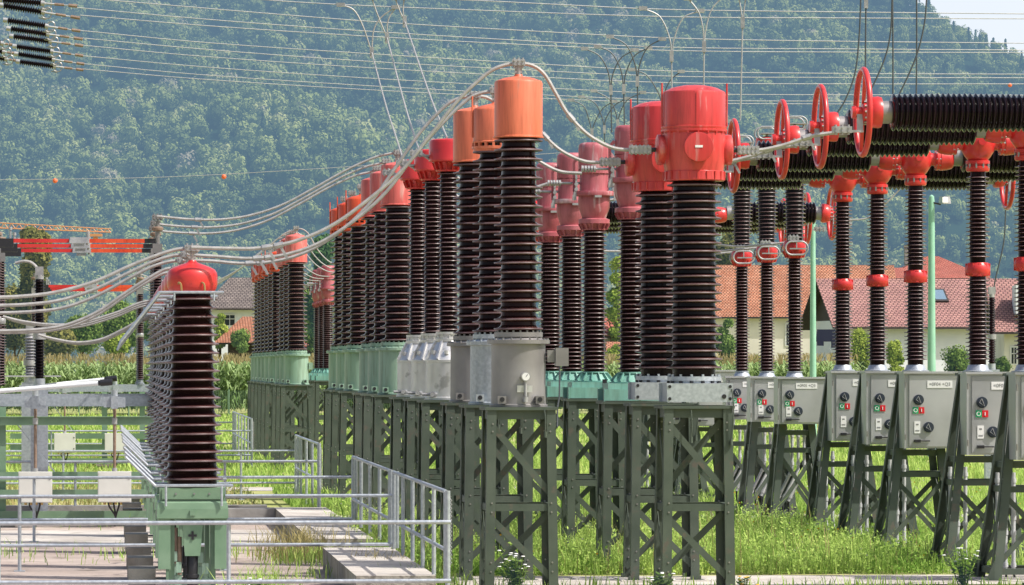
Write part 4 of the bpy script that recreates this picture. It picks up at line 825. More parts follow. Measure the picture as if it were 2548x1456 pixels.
# ------------------------------------------------------------------ railings
FX = 1124; 
def fpos(Z, off=0, z=0):
    return Vector(((FX-1274)/F*55 - SK*(Z-55) + off, Z, z))
def rail_lateral(Z, x0, x1, posts, label, shortp=1.12):
    ca, sa = math.cos(ROT), math.sin(ROT); b = fpos(Z); o = thing('railing', label, 'railing', b, ROT, 'galvanised pipe railings across the yard')
    def ux(px): return ((px-1274)/F*Z - b.x)
    for z in (1.10, .385):
        m = MB(); m.tube([(ux(x0), 0, z), (ux(x1), 0, z)], .027, 10); m.build('rail', M['galv'], o)
    for px in posts:
        m = MB(); m.tube([(ux(px), .03, .0), (ux(px), .03, 1.10)], .026, 10); m.box((ux(px), .03, .01), (.16, .16, .02)); m.build('post', M['galv'], o)
def rail_side(Z0, Z1, n, z0, label):
    a = fpos(Z0); o = thing('railing_gate', label, 'railing', a, ROT, 'galvanised baluster railings along the slab edge'); ln = (Z1-Z0)*math.hypot(1, SK)
    for z in (1.45, .73): 
        m = MB(); m.tube([(0, .0, z), (0, ln, z)], .026, 10); m.build('rail', M['galv'], o)
    for k in range(n+1):
        m = MB(); m.tube([(0, ln*k/n, z0), (0, ln*k/n, 1.45)], .028, 10); m.build('baluster', M['galv'], o)
    m = MB(); m.tube([(.06, ln+.25, z0), (.06, ln+.25, 1.46)], .032, 10); m.build('post', M['galv'], o)
    m = MB(); m.tube([(.0, -.35, 0), (.0, -.35, 1.47)], .032, 10); m.build('post', M['galv'], o)
    c = MB()
    for k in range(34):
        z = 1.36-k*.024; s = .012 if k % 2 else -.004; c.tube([(.05+s, -.02, z+.018), (.062+s, -.02, z), (.05+s, -.02, z-.018), (.038+s, -.02, z)], .006, 5, True)
    c.build('chain', M['fitting'], o)
rail_lateral(55.2, -120, 1122, (3, 570), 'long galvanised railing across the foreground, nearest the camera')
rail_lateral(66.5, -120, 977, (54, 560), 'galvanised railing behind the green housing, second from the camera')
rail_lateral(77.6, -80, 877, (89, 480), 'galvanised railing in front of the cream boxes, third from the camera')
rail_lateral(90.5, -60, 794, (190, 560), 'galvanised railing over the yellow grass, fourth from the camera')
rail_lateral(101.5, -60, 735, (160, 600), 'galvanised railing over the yellow grass, fifth from the camera')
rail_lateral(133, -20, 626, (130, 480), 'thin far galvanised railing, sixth from the camera')
rail_lateral(153, -20, 580, (100, 400), 'thin far galvanised railing, last from the camera')
rail_side(56, 66.2, 5, .33, 'baluster railing with hanging chain on the concrete slab, nearest one')
rail_side(67.2, 77.4, 4, .33, 'baluster railing running away from the camera, second one')
rail_side(90.2, 101.3, 4, .05, 'baluster railing in the middle distance, third one')
rail_side(133.2, 153, 6, .05, 'small far baluster railing near the mesh fence')
# ------------------------------------------------------------------ lamps, fence
def lamp(x, Z, ytop, label, flood):
    o = thing('floodlight_pole', label, 'lamp post', gpt(x, Z)); zt = W(0, ytop, Z).z
    m = MB(); m.lathe([(.16, 0), (.15, 1), (.12, zt*.6), (.10, zt), (.08, zt+.15), (.02, zt+.2)], 18); m.build('pole', M['lamp_green'], o)
    if flood:
        m = MB(); m.tube([(0, -.05, zt-.05), (.3, -.1, zt-.12)], .03, 8); m.build('arm', M['dark'], o); m = MB(); m.box((.42, -.12, zt+.02), (.30, .32, .24), 0, .5, .8); m.box((.42, -.30, zt+.02), (.22, .02, .18), 1, .5); m.build('floodlight', [M['fitting'], M['white']], o)
lamp(2318, 150, 500, 'pale green pole with grey floodlight at its top, right side', True); lamp(2023, 190, 545, 'pale green pole without visible lamp, left of the maroon roof', False)
fz = 272
fo = thing('mesh_fence', 'green wire mesh fence in front of the maize field', 'fence', (0, fz, 0))
m = MB()
for k in range(420):
    x = -38+k*.135; m.beam((x, 0, 0), (x, 0, 1.5), .012, .012)
for k in range(13): m.beam((-38, .02, .06+k*.12), (18.7, .02, .06+k*.12), .012, .012)
m.build('wire_mesh', M['green_frame'], fo, 0)
for k in range(20): m = MB(); m.cyl((-38+k*3, .05, .8), .05, 1.6); m.build('post', M['green_frame'], fo)
# ------------------------------------------------------------------ ground
def groundmat():
    m = bpy.data.materials.new('meadow soil and grass'); t, n, l = nt(m); o = n.new('ShaderNodeOutputMaterial'); b = n.new('ShaderNodeBsdfDiffuse'); l.new(b.outputs[0], o.inputs[0])
    g = n.new('ShaderNodeNewGeometry'); a = n.new('ShaderNodeTexNoise'); a.inputs['Scale'].default_value = .35; a.inputs['Detail'].default_value = 10; l.new(g.outputs['Position'], a.inputs['Vector'])
    r = ramp(n, [(.3, (.22, .28, .09)), (.5, (.36, .38, .15)), (.7, (.48, .43, .23))]); l.new(a.outputs[0], r.inputs[0]); l.new(r.outputs[0], b.inputs[0]); return m
m = MB(); m.add([(-5000, -200, 0), (5000, -200, 0), (5000, 9000, 0), (-5000, 9000, 0)], [(0, 1, 2, 3)]); struct('ground', m, groundmat())
def quad_strip(name, corners, z, mk):
    m = MB(); m.add([(x, y, z) for x, y in corners], [(0, 1, 2, 3)]); return struct(name, m, M[mk])
def yx(x60, Z): v = rowpos(x60, Z); return (v.x, v.y)
def lat(x60a, x60b, Z0, Z1):   # lateral strip, edges along the yard's cross direction
    pts = []
    for x, Z in ((x60a, Z0), (x60b, Z0), (x60b, Z1), (x60a, Z1)):
        v = rowpos(1290, Z); u = (x-1290)/188; pts.append((v.x+u*math.cos(ROT), v.y+u*math.sin(ROT)))
    return pts
quad_strip('yard_paving', lat(-2200, 1040, 30, 90.5), .006, 'paving')
quad_strip('path', lat(-2200, 840, 76.5, 83), .012, 'concrete'); quad_strip('path', lat(1000, 4200, 61.6, 64.4), .010, 'concrete')
quad_strip('path', lat(1060, 4200, 85.6, 90.6), .010, 'concrete'); quad_strip('path', lat(700, 4200, 109, 112), .010, 'concrete')
quad_strip('path', lat(-2200, 900, 57.4, 60.2), .012, 'concrete')
def kerbbox(name, x60a, x60b, Z0, Z1, h, mk, top=None):
    p = lat(x60a, x60b, Z0, Z1); m = MB(); m.add([(x, y, 0) for x, y in p]+[(x, y, h) for x, y in p], [(0, 1, 5, 4), (1, 2, 6, 5), (2, 3, 7, 6), (3, 0, 4, 7)], 1 if top else 0); m.add([(x, y, h) for x, y in p], [(0, 1, 2, 3)])
    o = m.build(name, [M[mk]]+([M[top]] if top else []), None, 0); o['kind'] = 'structure'; return o
kerbbox('slab', 864, 1056, 57.9, 66.9, .33, 'concrete', 'concrete_dark'); kerbbox('slab', 864, 1050, 71, 86.8, .30, 'concrete', 'concrete_dark')  # slab sides take a darker concrete than the top
kerbbox('kerb', -2200, 864, 90.6, 91.2, .22, 'kerb'); kerbbox('kerb', 500, 863, 86.0, 86.8, .30, 'kerb')
for i, Z in enumerate((60, 63.5, 67.2, 72.4, 75.9, 79.6, 85.2, 88.8)): pass
# concrete footings under the row stands
def footing(row, Z, w, label):
    p = rowpos(row, Z); m = MB(); m.box((p.x, p.y, .0), (w, w, .05), 0, ROT); return m
m = MB()
for row, w in ((ROW1, 1.25), (ROW2, 1.25)):
    for Z in (60, 63.55, 67.2, 72.4, 75.9, 79.6): 
        p = rowpos(row, Z); m.box((p.x, p.y, .0), (w, w, .045), 0, ROT)
for Z in (60, 63.6, 67.2, 72.4, 76, 79.6, 85.2, 88.8, 92.3): p = rowpos(ROW3, Z); m.box((p.x, p.y, .0), (1.6, 1.6, .045), 0, ROT)
struct('footings', m, M['concrete'])
# ------------------------------------------------------------------ grass and weeds
def blades(n, xs, ys, hts, wid, tone, lean=.5):
    a = rng.uniform(0, 2*np.pi, n); dx, dy = np.cos(a), np.sin(a); ln = rng.uniform(.1, lean, n)*hts
    base = np.stack([xs, ys, np.zeros(n)], 1); b = np.stack([dy*wid, -dx*wid, np.zeros(n)], 1)
    mid = base+np.stack([dx*ln*.3, dy*ln*.3, hts*.6], 1); tip = base+np.stack([dx*ln, dy*ln, hts], 1)
    q1 = np.stack([base-b, base+b, mid+b*.8, mid-b*.8], 1); q2 = np.stack([mid-b*.8, mid+b*.8, tip+b*.15, tip-b*.15], 1)
    v = np.concatenate([q1, q2], 1).reshape(-1, 3); return v, np.repeat(tone, 8)
def field(n, x60a, x60b, Z0, Z1, h0, h1, wid, clump=2.2, power=1.):
    u = rng.random(n); Z = Z0+(Z1-Z0)*u**power; x = rng.uniform(x60a, x60b, n); lx = (x-1290)/188
    X = (1290-1274)/188-SK*(Z-60)+lx*math.cos(ROT); Y = Z+lx*math.sin(ROT)
    nz = np.array([mnoise.noise(Vector((X[i]*.9, Y[i]*.9, 0))) for i in range(n)]); n2 = np.array([mnoise.noise(Vector((X[i]*.25, Y[i]*.25, 5))) for i in range(n)])
    h = (h0+(h1-h0)*rng.random(n)**1.6)*(1+.8*nz)*(1+.4*n2); tone = np.clip(.45+.5*n2+.5*nz+rng.normal(0, .2, n), 0, 1); return X, Y, np.maximum(h, .03), tone
def grass_obj(name, n, args, wid, label, mname='grass', lean=.6):
    X, Y, h, tone = field(n, *args, wid); v, t = blades(n, X, Y, h, wid, tone, lean); o = link(name, npmesh(name, v, 4, M[mname], t)); return tag(o, label, 'grass', kind='stuff')
grass_obj('grass', 2200, (1010, 4100, 64.8, 83, .15, .6), .007, 'pale dry seed stalks standing in the near grass', 'grass_dry', .4); grass_obj('grass', 62000, (1010, 4100, 64.8, 83, .08, .40), .009, 'tall bright meadow grass around the steel stands')
grass_obj('grass', 50000, (1000, 4300, 91, 108, .06, .26), .014, 'meadow grass behind the nearer stands')
grass_obj('grass', 50000, (-900, 5200, 112, 160, .06, .22), .022, 'shorter grass further back in the yard')
grass_obj('grass', 22000, (-2600, 900, 91.4, 160, .04, .14), .018, 'yellowish grass beyond the kerb at left', 'grass_left'); grass_obj('grass', 9000, (-2600, 900, 91.4, 150, .04, .2), .016, 'dry straw stalks beyond the kerb at left', 'grass_dry')
grass_obj('grass', 40000, (-4000, 7000, 160, 271, .08, .25), .04, 'far lawn reaching to the mesh fence')
grass_obj('grass', 1500, (1010, 4100, 59.9, 61.5, .05, .22), .008, 'grass tufts along the near path edge')
# leafy ground plants (clover) among the near grass
def leaves_ground(n, args, size, label):
    X, Y, h, tone = field(n, *args, 1); z = h*rng.uniform(.2, .95, n); c = np.stack([X, Y, z], 1); nrm = rng.normal(0, .6, (n, 3))+np.array([0, -.35, .9]); nrm /= np.linalg.norm(nrm, axis=1)[:, None]
    a = np.cross(nrm, rng.normal(0, 1, (n, 3))); a /= np.linalg.norm(a, axis=1)[:, None]; b = np.cross(nrm, a); s = (size*rng.uniform(.6, 1.3, n))[:, None]
    v = np.stack([c-a*s, c-b*s*.55, c+a*s, c+b*s*.55], 1).reshape(-1, 3); o = link('ground_plants', npmesh('ground_plants', v, 4, M['grass'], np.repeat(tone, 4))); return tag(o, label, 'plants', kind='stuff')
leaves_ground(110000, (1020, 4100, 64.7, 84, .06, .46), .030, 'leafy clover and weeds among the near grass')
def flecks(n, args, size, label, mk):
    X, Y, h, tone = field(n, *args, 1); c = np.stack([X, Y, h*.95+.05], 1); a = np.array([1., 0, 0])*size; b = np.array([0, -.5, .85])*size
    v = np.stack([c-a, c-b, c+a, c+b], 1).reshape(-1, 3); o = link('wild_flowers', npmesh('wild_flowers', v, 4, M[mk])); return tag(o, label, 'flowers', kind='stuff')
flecks(500, (1100, 4100, 65, 108, .2, .5), .02, 'tiny white flowers dotted in the grass', 'petal'); flecks(160, (1100, 4100, 65, 100, .3, .6), .018, 'tiny orange yellow flowers dotted in the grass', 'petal_yellow')
def weed_patch(x60, Z, n, sp, h, label, mk='grass', wid=.008):
    p = rowpos(x60, Z); X = p.x+rng.normal(0, sp, n); Y = p.y+rng.normal(0, sp*2.5, n); hh = h*rng.uniform(.3, 1, n); v, t = blades(n, X, Y, hh, wid, np.clip(rng.normal(.45, .25, n), 0, 1), .9); o = link('weeds', npmesh('weeds', v, 4, M[mk], t)); return tag(o, label, 'weeds', kind='stuff')
weed_patch(815, 70.5, 420, .3, .6, 'dry weeds growing at the back corner of the slab', 'grass_dry'); weed_patch(840, 69.5, 320, .35, .32, 'green weeds at the slab corner')
weed_patch(790, 64, 90, .5, .3, 'weed tuft on the paving near the slab'); weed_patch(640, 58.4, 260, .25, .45, 'weeds beside the nearest green housing'); weed_patch(400, 71.5, 130, .7, .28, 'weeds in the paving joint at left')
weed_patch(-100, 71.5, 90, .6, .28, 'weeds in the paving joint at far left'); weed_patch(250, 86, 140, .5, .3, 'weeds along the paving by the cream boxes'); weed_patch(600, 71.5, 110, .3, .25, 'weeds in the paving joint behind the housing')
weed_patch(985, 63.5, 160, .25, .5, 'pale weeds on the slab under the balusters', 'grass_dry'); weed_patch(1075, 60.5, 400, .2, .4, 'weeds at the front edge of the slab')
weed_patch(1830, 83, 500, .8, 1.0, 'tall grass tuft behind the nearer red breaker stand', wid=.013); weed_patch(2150, 84, 300, .9, .8, 'tall grass tuft under the straight breakers', wid=.012); weed_patch(1480, 80, 300, .6, .9, 'tall grass tuft between the two middle stands', wid=.012)
def flower_plant(x60, Z, n, hmax, label, petal):
    p = rowpos(x60, Z); r = thing('wildflower_plant', label, 'plant', p); s = MB(); lv = []; tl = []; fl = MB()
    for k in range(n):
        a = random.uniform(0, 6.28); d = random.uniform(.02, .28); h = hmax*random.uniform(.55, 1); t = Vector((math.cos(a)*d, math.sin(a)*d, h)); s.tube([(t.x*.2, t.y*.2, 0), (t.x*.55, t.y*.55, h*.6), t], .006, 5)
        fl.lathe([(.005, -.004), (.028, 0), (.022, .008), (.004, .010)], 9, t)
        for q in range(34):
            z = random.uniform(.03, .92); c = Vector((t.x*z*.9, t.y*z*.9, h*z)); b = random.uniform(0, 6.28); e = Vector((math.cos(b), math.sin(b), random.uniform(-.2, .5)))*random.uniform(.06, .15); w = Vector((-e.y, e.x, 0))*.22
            lv += [c, c+e*.5+w, c+e, c+e*.5-w]; tl += [random.uniform(.1, .7)]*4
    s.build('stem', M['leaf_lime'], r); link('foliage', npmesh('foliage', np.array([tuple(v) for v in lv]), 4, M['leaf'], tl), r); fl.build('blossom', M[petal], r)
flower_plant(1262, 58.6, 18, .62, 'white daisy-like wildflower plant at the foot of the nearest orange transformer', 'petal')
flower_plant(1600, 58.4, 10, .35, 'leafy weed with few flowers between the two nearest stands', 'petal'); flower_plant(2440, 61.2, 9, .55, 'leafy weed growing at the foot of the right steel stand', 'petal')
flower_plant(1800, 58.2, 9, .3, 'orange flowering weed at the foot of the nearest red breaker stand', 'petal_yellow'); flower_plant(620, 56.5, 9, .35, 'small white flowers beside the foreground railing post', 'petal')
# ------------------------------------------------------------------ maize
def maize():
    n = 2900; X = rng.uniform(-40, 21, n); Y = 274.5+np.abs(rng.normal(0, 1, n))*7; V = []; T = []; MI = []
    for i in range(n):
        h = rng.uniform(3.05, 3.6); x, y = X[i], Y[i]; tn_ = rng.uniform(0, .6)
        for k in range(11):
            z = h*(.12+.8*k/11); a = rng.uniform(0, 6.28); L_ = rng.uniform(.5, .95); dx, dy = math.cos(a), math.sin(a); w = .05; px, py = -dy*w, dx*w
            p0 = (x, y, z); p1 = (x+dx*L_*.45, y+dy*L_*.45, z+.32); p2 = (x+dx*L_, y+dy*L_, z-.05+rng.uniform(-.25, .2))
            V += [(p0[0]-px, p0[1]-py, p0[2]), (p0[0]+px, p0[1]+py, p0[2]), (p1[0]+px*1.3, p1[1]+py*1.3, p1[2]), (p1[0]-px*1.3, p1[1]-py*1.3, p1[2]), (p1[0]-px*1.3, p1[1]-py*1.3, p1[2]), (p1[0]+px*1.3, p1[1]+py*1.3, p1[2]), (p2[0]+px*.2, p2[1]+py*.2, p2[2]), (p2[0]-px*.2, p2[1]-py*.2, p2[2])]
            t = min(1, max(0, tn_+rng.uniform(-.1, .5)+.25*k/11)); T += [t]*8; MI += [0, 0]
        for k in range(3):
            a = rng.uniform(0, 6.28); dx, dy = math.cos(a)*.16, math.sin(a)*.16; V += [(x-.02, y, h-.1), (x+.02, y, h-.1), (x+dx+.012, y+dy, h+.24), (x+dx-.012, y+dy, h+.24)]; T += [rng.random()]*4; MI += [1]
    o = link('maize_field', npmesh('maize_field', np.array(V), 4, [M['maize'], M['tassel']], T, MI)); tag(o, 'tall green maize crop with tan tassels behind the mesh fence', 'maize field', kind='stuff')
maize()
# ------------------------------------------------------------------ trees
def crown_variant(n, lobes, rx, rz, leaf, seed, jit=.55):
    g = np.random.default_rng(seed); V = np.zeros((n, 4, 3)); C = []
    for _ in range(lobes):
        d = g.normal(0, 1, 3); d /= np.linalg.norm(d); d[2] = d[2]*.9; C.append(np.array([d[0]*rx*.55, d[1]*rx*.55, d[2]*(rz-rx*.45)])*g.uniform(.5, 1.1))
    C = np.array(C); LR = (g.uniform(.34, .62, lobes) if lobes < 12 else g.uniform(.20, .50, lobes))*rx; li = g.integers(0, lobes, n); d = g.normal(0, 1, (n, 3)); d[:, 2] += .3; d /= np.linalg.norm(d, axis=1)[:, None]
    P = C[li]+d*LR[li][:, None]*(g.uniform(.6, 1.12, n)[:, None]**.8 if jit < .5 else g.uniform(.45, 1.3, n)[:, None])
    nr = d+g.normal(0, jit, (n, 3)); nr /= np.linalg.norm(nr, axis=1)[:, None]; a = np.cross(nr, g.normal(0, 1, (n, 3))); a /= np.linalg.norm(a, axis=1)[:, None]; b = np.cross(nr, a); s = leaf*g.uniform(.6, 1.35, n)[:, None]
    V[:, 0] = P-a*s; V[:, 1] = P-b*s*.7; V[:, 2] = P+a*s; V[:, 3] = P+b*s*.7
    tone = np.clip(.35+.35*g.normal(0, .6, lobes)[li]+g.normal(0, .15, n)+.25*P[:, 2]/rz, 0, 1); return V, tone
def tree(x, Z, ytop, wpx, mk, label, name='tree', n=2600, ybase=None, lobes=16, leaf=.26, cat='tree', grp='trees around the houses'):
    top = W(0, ytop, Z).z; rx = wpx/2*Z/F; base = 0; cz0 = max(.3, top-rx*2.6) if ybase is None else W(0, ybase, Z).z; rz = (top-cz0)/2
    o = thing(name, label, cat, gpt(x, Z), 0, grp); V, t = crown_variant(int(n*2.6), lobes+8, rx, rz, leaf*.6, int(x*7+Z), .75); V = V*np.array([1.0, 1.0, 1.0]); V[:, :, 2] += cz0+rz
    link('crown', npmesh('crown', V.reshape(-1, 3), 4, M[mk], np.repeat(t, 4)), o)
    tr = MB(); tr.tube([(0, 0, 0), (.05, 0, cz0*.6), (0, .05, cz0+rz*.8)], [max(.08, rx*.09), max(.06, rx*.07), .04], 8)
    for k in range(5):
        a = random.uniform(0, 6.28); z = cz0+rz*random.uniform(-.3, .5); z = max(z, .3); tr.tube([(0, 0, z), (math.cos(a)*rx*.4, math.sin(a)*rx*.4, z+rz*.4), (math.cos(a)*rx*.7, math.sin(a)*rx*.7, z+rz*.6)], [.09, .06, .03], 6)
    tr.build('trunk', M['bark'], o); return o
tree(86, 430, 540, 92, 'leaf_olive', 'tall slim olive tree above the left red arms', n=11000, ybase=885, lobes=44, leaf=.34)
tree(36, 440, 690, 100, 'leaf_olive', 'rounded olive tree at the left edge below the tall one', n=5000, ybase=890, lobes=26); tree(300, 460, 740, 140, 'leaf', 'broad green tree behind the grey cables left of the dome', n=6500, ybase=890, lobes=34)
tree(205, 440, 775, 120, 'leaf', 'green tree beyond the maize between the left posts', n=5000, ybase=890, lobes=28); tree(290, 380, 828, 75, 'leaf_lime', 'bright yellow-green bush beyond the maize left of the dome', 'bush', 3200, 890, leaf=.2, lobes=24); tree(140, 400, 812, 120, 'leaf_olive', 'low olive bush beyond the maize', 'bush', 3800, 890, lobes=26)
tree(395, 430, 770, 90, 'leaf', 'green tree just behind the black disconnector posts', n=2600, ybase=890)
tree(802, 300, 560, 95, 'leaf_dark', 'dark tree rising between the two transformer blocks', n=5200, ybase=900, lobes=26, leaf=.2); tree(775, 330, 690, 80, 'leaf', 'green tree below the dark one between the transformer blocks', n=3000, ybase=900)
tree(598, 385, 815, 60, 'leaf', 'small tree in front of the cream house left of the transformers', n=2400, ybase=890, leaf=.18); tree(548, 395, 775, 40, 'leaf_lime', 'slim light green tree just right of the nearest dome', n=1800, ybase=890, leaf=.18)
tree(1805, 300, 765, 75, 'leaf', 'leafy green tree right of the nearest red breaker', n=4200, ybase=965, leaf=.15, lobes=20); tree(2142, 320, 785, 66, 'leaf_lime', 'light green conical tree before the white house wall', n=3600, ybase=965, leaf=.14, lobes=20)
tree(2225, 318, 832, 56, 'leaf_lime', 'smaller light green tree right of the conical one', n=2600, ybase=965, leaf=.14, lobes=22); tree(2382, 315, 842, 84, 'leaf', 'sparse shrub before the right end of the white wall', 'bush', 1500, 965, leaf=.16, lobes=20); tree(2495, 312, 872, 50, 'leaf', 'low shrub in front of the right-hand house', 'bush', 1500, 965, leaf=.14, lobes=18)
tree(1532, 330, 610, 60, 'leaf_lime', 'tall light green tree showing in the gap between the pink breakers', n=3600, ybase=900, lobes=22, leaf=.18); tree(1530, 300, 850, 70, 'leaf_lime', 'yellow-green bush low in the gap between the pink breakers', 'bush', 2000, 940, leaf=.15)
tree(1890, 290, 885, 90, 'leaf_lime', 'low hedge bush behind the three thin posts', 'bush', 3000, 950, leaf=.14); tree(1960, 292, 890, 80, 'leaf', 'low green hedge bush left of the pale green pole', 'bush', 2600, 950, leaf=.14); tree(1815, 460, 545, 90, 'leaf_olive', 'olive tree top showing under the dark chambers', n=3200, ybase=700)
# ------------------------------------------------------------------ houses
def roofmesh(m, w, d, ez, rz, ov, hip=0., th=.16, mi=0):
    """gable roof along x, optional hipped ends; returns uv list matching face order"""
    hw, hd = w/2+ov, d/2+ov; dz = (rz-ez)*ov/(d/2); e = ez-dz
    A = [(-hw, -hd, e), (hw, -hd, e), (hw, hd, e), (-hw, hd, e), (-hw+hip, 0, rz), (hw-hip, 0, rz)]
    top = [(0, 1, 5, 4), (2, 3, 4, 5)]
    if hip: top += [(1, 2, 5), (3, 0, 4)]
    m.add(A, top, mi); B = [(x, y, z-th) for x, y, z in A]; o = len(m.v); m.add(B, [tuple(reversed(f)) for f in top], 1)
    m.add([A[0], A[1], B[1], B[0]], [(0, 3, 2, 1)], 1); m.add([A[2], A[3], B[3], B[2]], [(0, 3, 2, 1)], 1)
    if not hip:
        for i, j, k in ((0, 4, 3), (1, 5, 2)):
            m.add([A[i], A[j], B[j], B[i]], [(0, 1, 2, 3)], 1); m.add([A[j], A[k], B[k], B[j]], [(0, 1, 2, 3)], 1)
def uvroof(me):
    u = me.uv_layers.new(name='UVMap')
    for p in me.polygons:
        nrm = p.normal; a = Vector((nrm.y, -nrm.x, 0)); a = a.normalized() if a.length > .01 else Vector((1, 0, 0)); b = nrm.cross(a)
        for li in p.loop_indices: co = me.vertices[me.loops[li].vertex_index].co; u.data[li].uv = (co.dot(a), co.dot(b))
def house(label, x0, x1, Z, ye, yr, depth, wallm, tile, wins=(), hip=0., ov=.6, rz=0, chim=None, gable='darkwood', trim='darkwood', name='house'):
    k = F/Z; w = (x1-x0)/k; cx = (x0+x1)/2; ez = H+(911-ye)/k; rz_ = H+(911-yr)/k
    o = thing(name, label, 'house', gpt(cx, Z+depth/2), rz, 'houses beyond the yard')
    m = MB(); m.box((0, 0, ez/2), (w, depth, ez)); 
    if not hip:
        for s in (-1, 1): m.add([(s*w/2, -depth/2, ez), (s*w/2, depth/2, ez), (s*w/2, 0, rz_-.2)], [(0, 1, 2) if s > 0 else (0, 2, 1)], 1)
    m.build('wall', [M[wallm], M[gable]], o, 0)
    m = MB(); roofmesh(m, w, depth, ez+.02, rz_, ov, hip); ro = m.build('roof', [M[tile], M[trim]], o, 0); uvroof(ro.data)
    if chim:
        for cxp, h in chim: c = MB(); c.box((cxp, .6, rz_+h/2-.4), (.9, .9, h+.8)); c.box((cxp, .6, rz_+h), (1.05, 1.05, .12)); c.build('chimney', M['tile_red'] if False else M['kerb'], ro, 0)
    for (px, py, pw, ph, sh) in wins:
        X = (px-cx)/k; zz = H+(911-py)/k; ww, hh = pw/k, ph/k
        f = MB(); f.box((X, -depth/2-.03, zz), (ww+.16, .08, hh+.16)); fo_ = f.build('window', M['windowframe'], o, 0)
        g = MB()
        for q in (-1, 1): g.box((X+q*ww/4, -depth/2-.075, zz), (ww/2-.06, .02, hh-.06))
        g.build('pane', M['glass'], fo_, 0); g = MB(); g.box((X, -depth/2-.09, zz+hh*.12), (ww, .02, .06)); g.build('glazing_bar', M['windowframe'], fo_, 0)
        if sh:
            for q in (-1, 1): g = MB(); g.box((X+q*(ww/2+.35), -depth/2-.08, zz), (.55, .06, hh+.1)); g.build('shutter', M['shutter'], fo_, 0)
    return o
house('cream house with grey-brown roof left of the distant transformers', 533, 760, 420, 758, 688, 11, 'plaster_white', 'tile_grey', [(580, 797, 26, 27, False), (690, 797, 26, 27, False)], ov=.8, hip=2.2)
house('low barn with orange-red roof and dark timber wall beside the cream house', 618, 755, 392, 842, 786, 9, 'darkwood', 'tile_orange', ov=.9, name='barn', rz=R(-24))
house('long barn with bright orange tiled roof and stained cream wall', 1660, 2215, 385, 780, 655, 14, 'plaster_cream', 'tile_orange', [(1950, 833, 12, 52, False), (1700, 833, 12, 52, False), (1890, 800, 14, 20, False)], ov=.5, name='barn')
hm = house('white house with long brownish red tiled roof and roof window', 2050, 2462, 340, 797, 690, 11, 'plaster_white', 'tile_maroon', [], ov=.9, rz=R(8))
# roof window on the front slope, stair and laundry of the white house
k = F/340; 
def onroof(px, t): # t 0 eave .. 1 ridge
    X = (px-(2050+2462)/2)/k; ez = H+(911-797)/k; rz_ = H+(911-690)/k; return Vector((X, -5.5+5.5*t, ez+(rz_-ez)*t+.03))
a, b = onroof(2303, .42), onroof(2303, .72); c = onroof(2340, .42); d = onroof(2340, .72); nn = (c-a).cross(b-a).normalized()
m = MB(); m.add([a-nn*.1, c-nn*.1, d-nn*.1, b-nn*.1, a+nn*.12, c+nn*.12, d+nn*.12, b+nn*.12], [(4, 5, 6, 7), (0, 1, 5, 4), (1, 2, 6, 5), (2, 3, 7, 6), (3, 0, 4, 7)]); fo_ = m.build('roof_window', M['darkwood'], hm, 0)
s = .12; m = MB(); q = [a.lerp(d, s), c.lerp(b, s), d.lerp(a, s), b.lerp(c, s)]; m.add([p+nn*.135 for p in q], [(0, 1, 2, 3)]); m.build('pane', M['skylight'], fo_, 0)
st = MB(); X0 = -6.9
for i in range(14): st.box((X0+.9+i*.13-1.3, -6.3+.0*i, 3.4-i*.24), (.6, 1.1, .05))
st.beam((X0-.6, -6.9, 3.4), (X0+1.3, -6.9, .1), .05, .22); st.beam((X0-.6, -6.9, 4.4), (X0+1.3, -6.9, 1.1), .05, .05); st.box((X0-1.0, -6.2, 3.45), (1.0, 1.3, .1)); st.build('staircase', M['galv'], hm, 0)
ln = tag(MB().box((0, 0, 0), (1.7, .25, .9), 0, 0, .85).box((-.5, -.05, -.5), (.5, .2, .5)).box((.5, -.05, -.6), (.4, .2, .6)).build('laundry', M['cloth_blue'], None, 0, loc=W(2058, 835, 333)), 'dark blue laundry hanging by the stair of the white house', 'laundry')
house('house with hipped red roof and chimney behind the maroon roof', 2215, 2420, 450, 682, 634, 12, 'plaster_cream', 'tile_red', hip=4.0, chim=[(-2.2, 1.0)], ov=.6)
house('long low red-roofed building just over the maroon ridge', 2200, 2440, 420, 690, 664, 8, 'plaster_cream', 'tile_red', ov=.5)
hr = house('cream house at the right edge with dark tiled roof and dormer', 2478, 2720, 318, 806, 690, 10, 'plaster_cream', 'tile_maroon', [(2502, 885, 14, 42, False), (2535, 885, 14, 42, False), (2600, 885, 14, 42, False)], ov=.9)
kk = F/318
dmr = MB(); X = (2535-(2478+2720)/2)/kk; zz = H+(911-745)/kk; dmr.box((X, -3.9, zz), (1.6, 2.4, 2.0)); do = dmr.build('dormer', M['plaster_white'], hr, 0)
g = MB(); g.box((X, -5.12, zz+.1), (.9, .05, 1.3)); g.build('window', M['glass'], do, 0); g = MB(); roofmesh(g, 2.6, 2.4, zz+1.0, zz+1.6, .4); ro = g.build('roof', [M['tile_maroon'], M['darkwood']], do, 0); uvroof(ro.data)
house('small grey boarded shed with pinkish roof in the gap between breakers', 1490, 1575, 330, 832, 785, 6, 'greywood', 'tile_red', name='shed', ov=.3); house('tiny white-gabled orange-roofed hut low in the gap between breakers', 1518, 1580, 300, 885, 850, 5, 'plaster_white', 'tile_orange', name='hut', ov=.3, gable='plaster_white')
house('low pale building with pinkish roof behind the far pink breakers', 755, 850, 330, 870, 842, 8, 'plaster_cream', 'tile_red', ov=.4, name='shed')
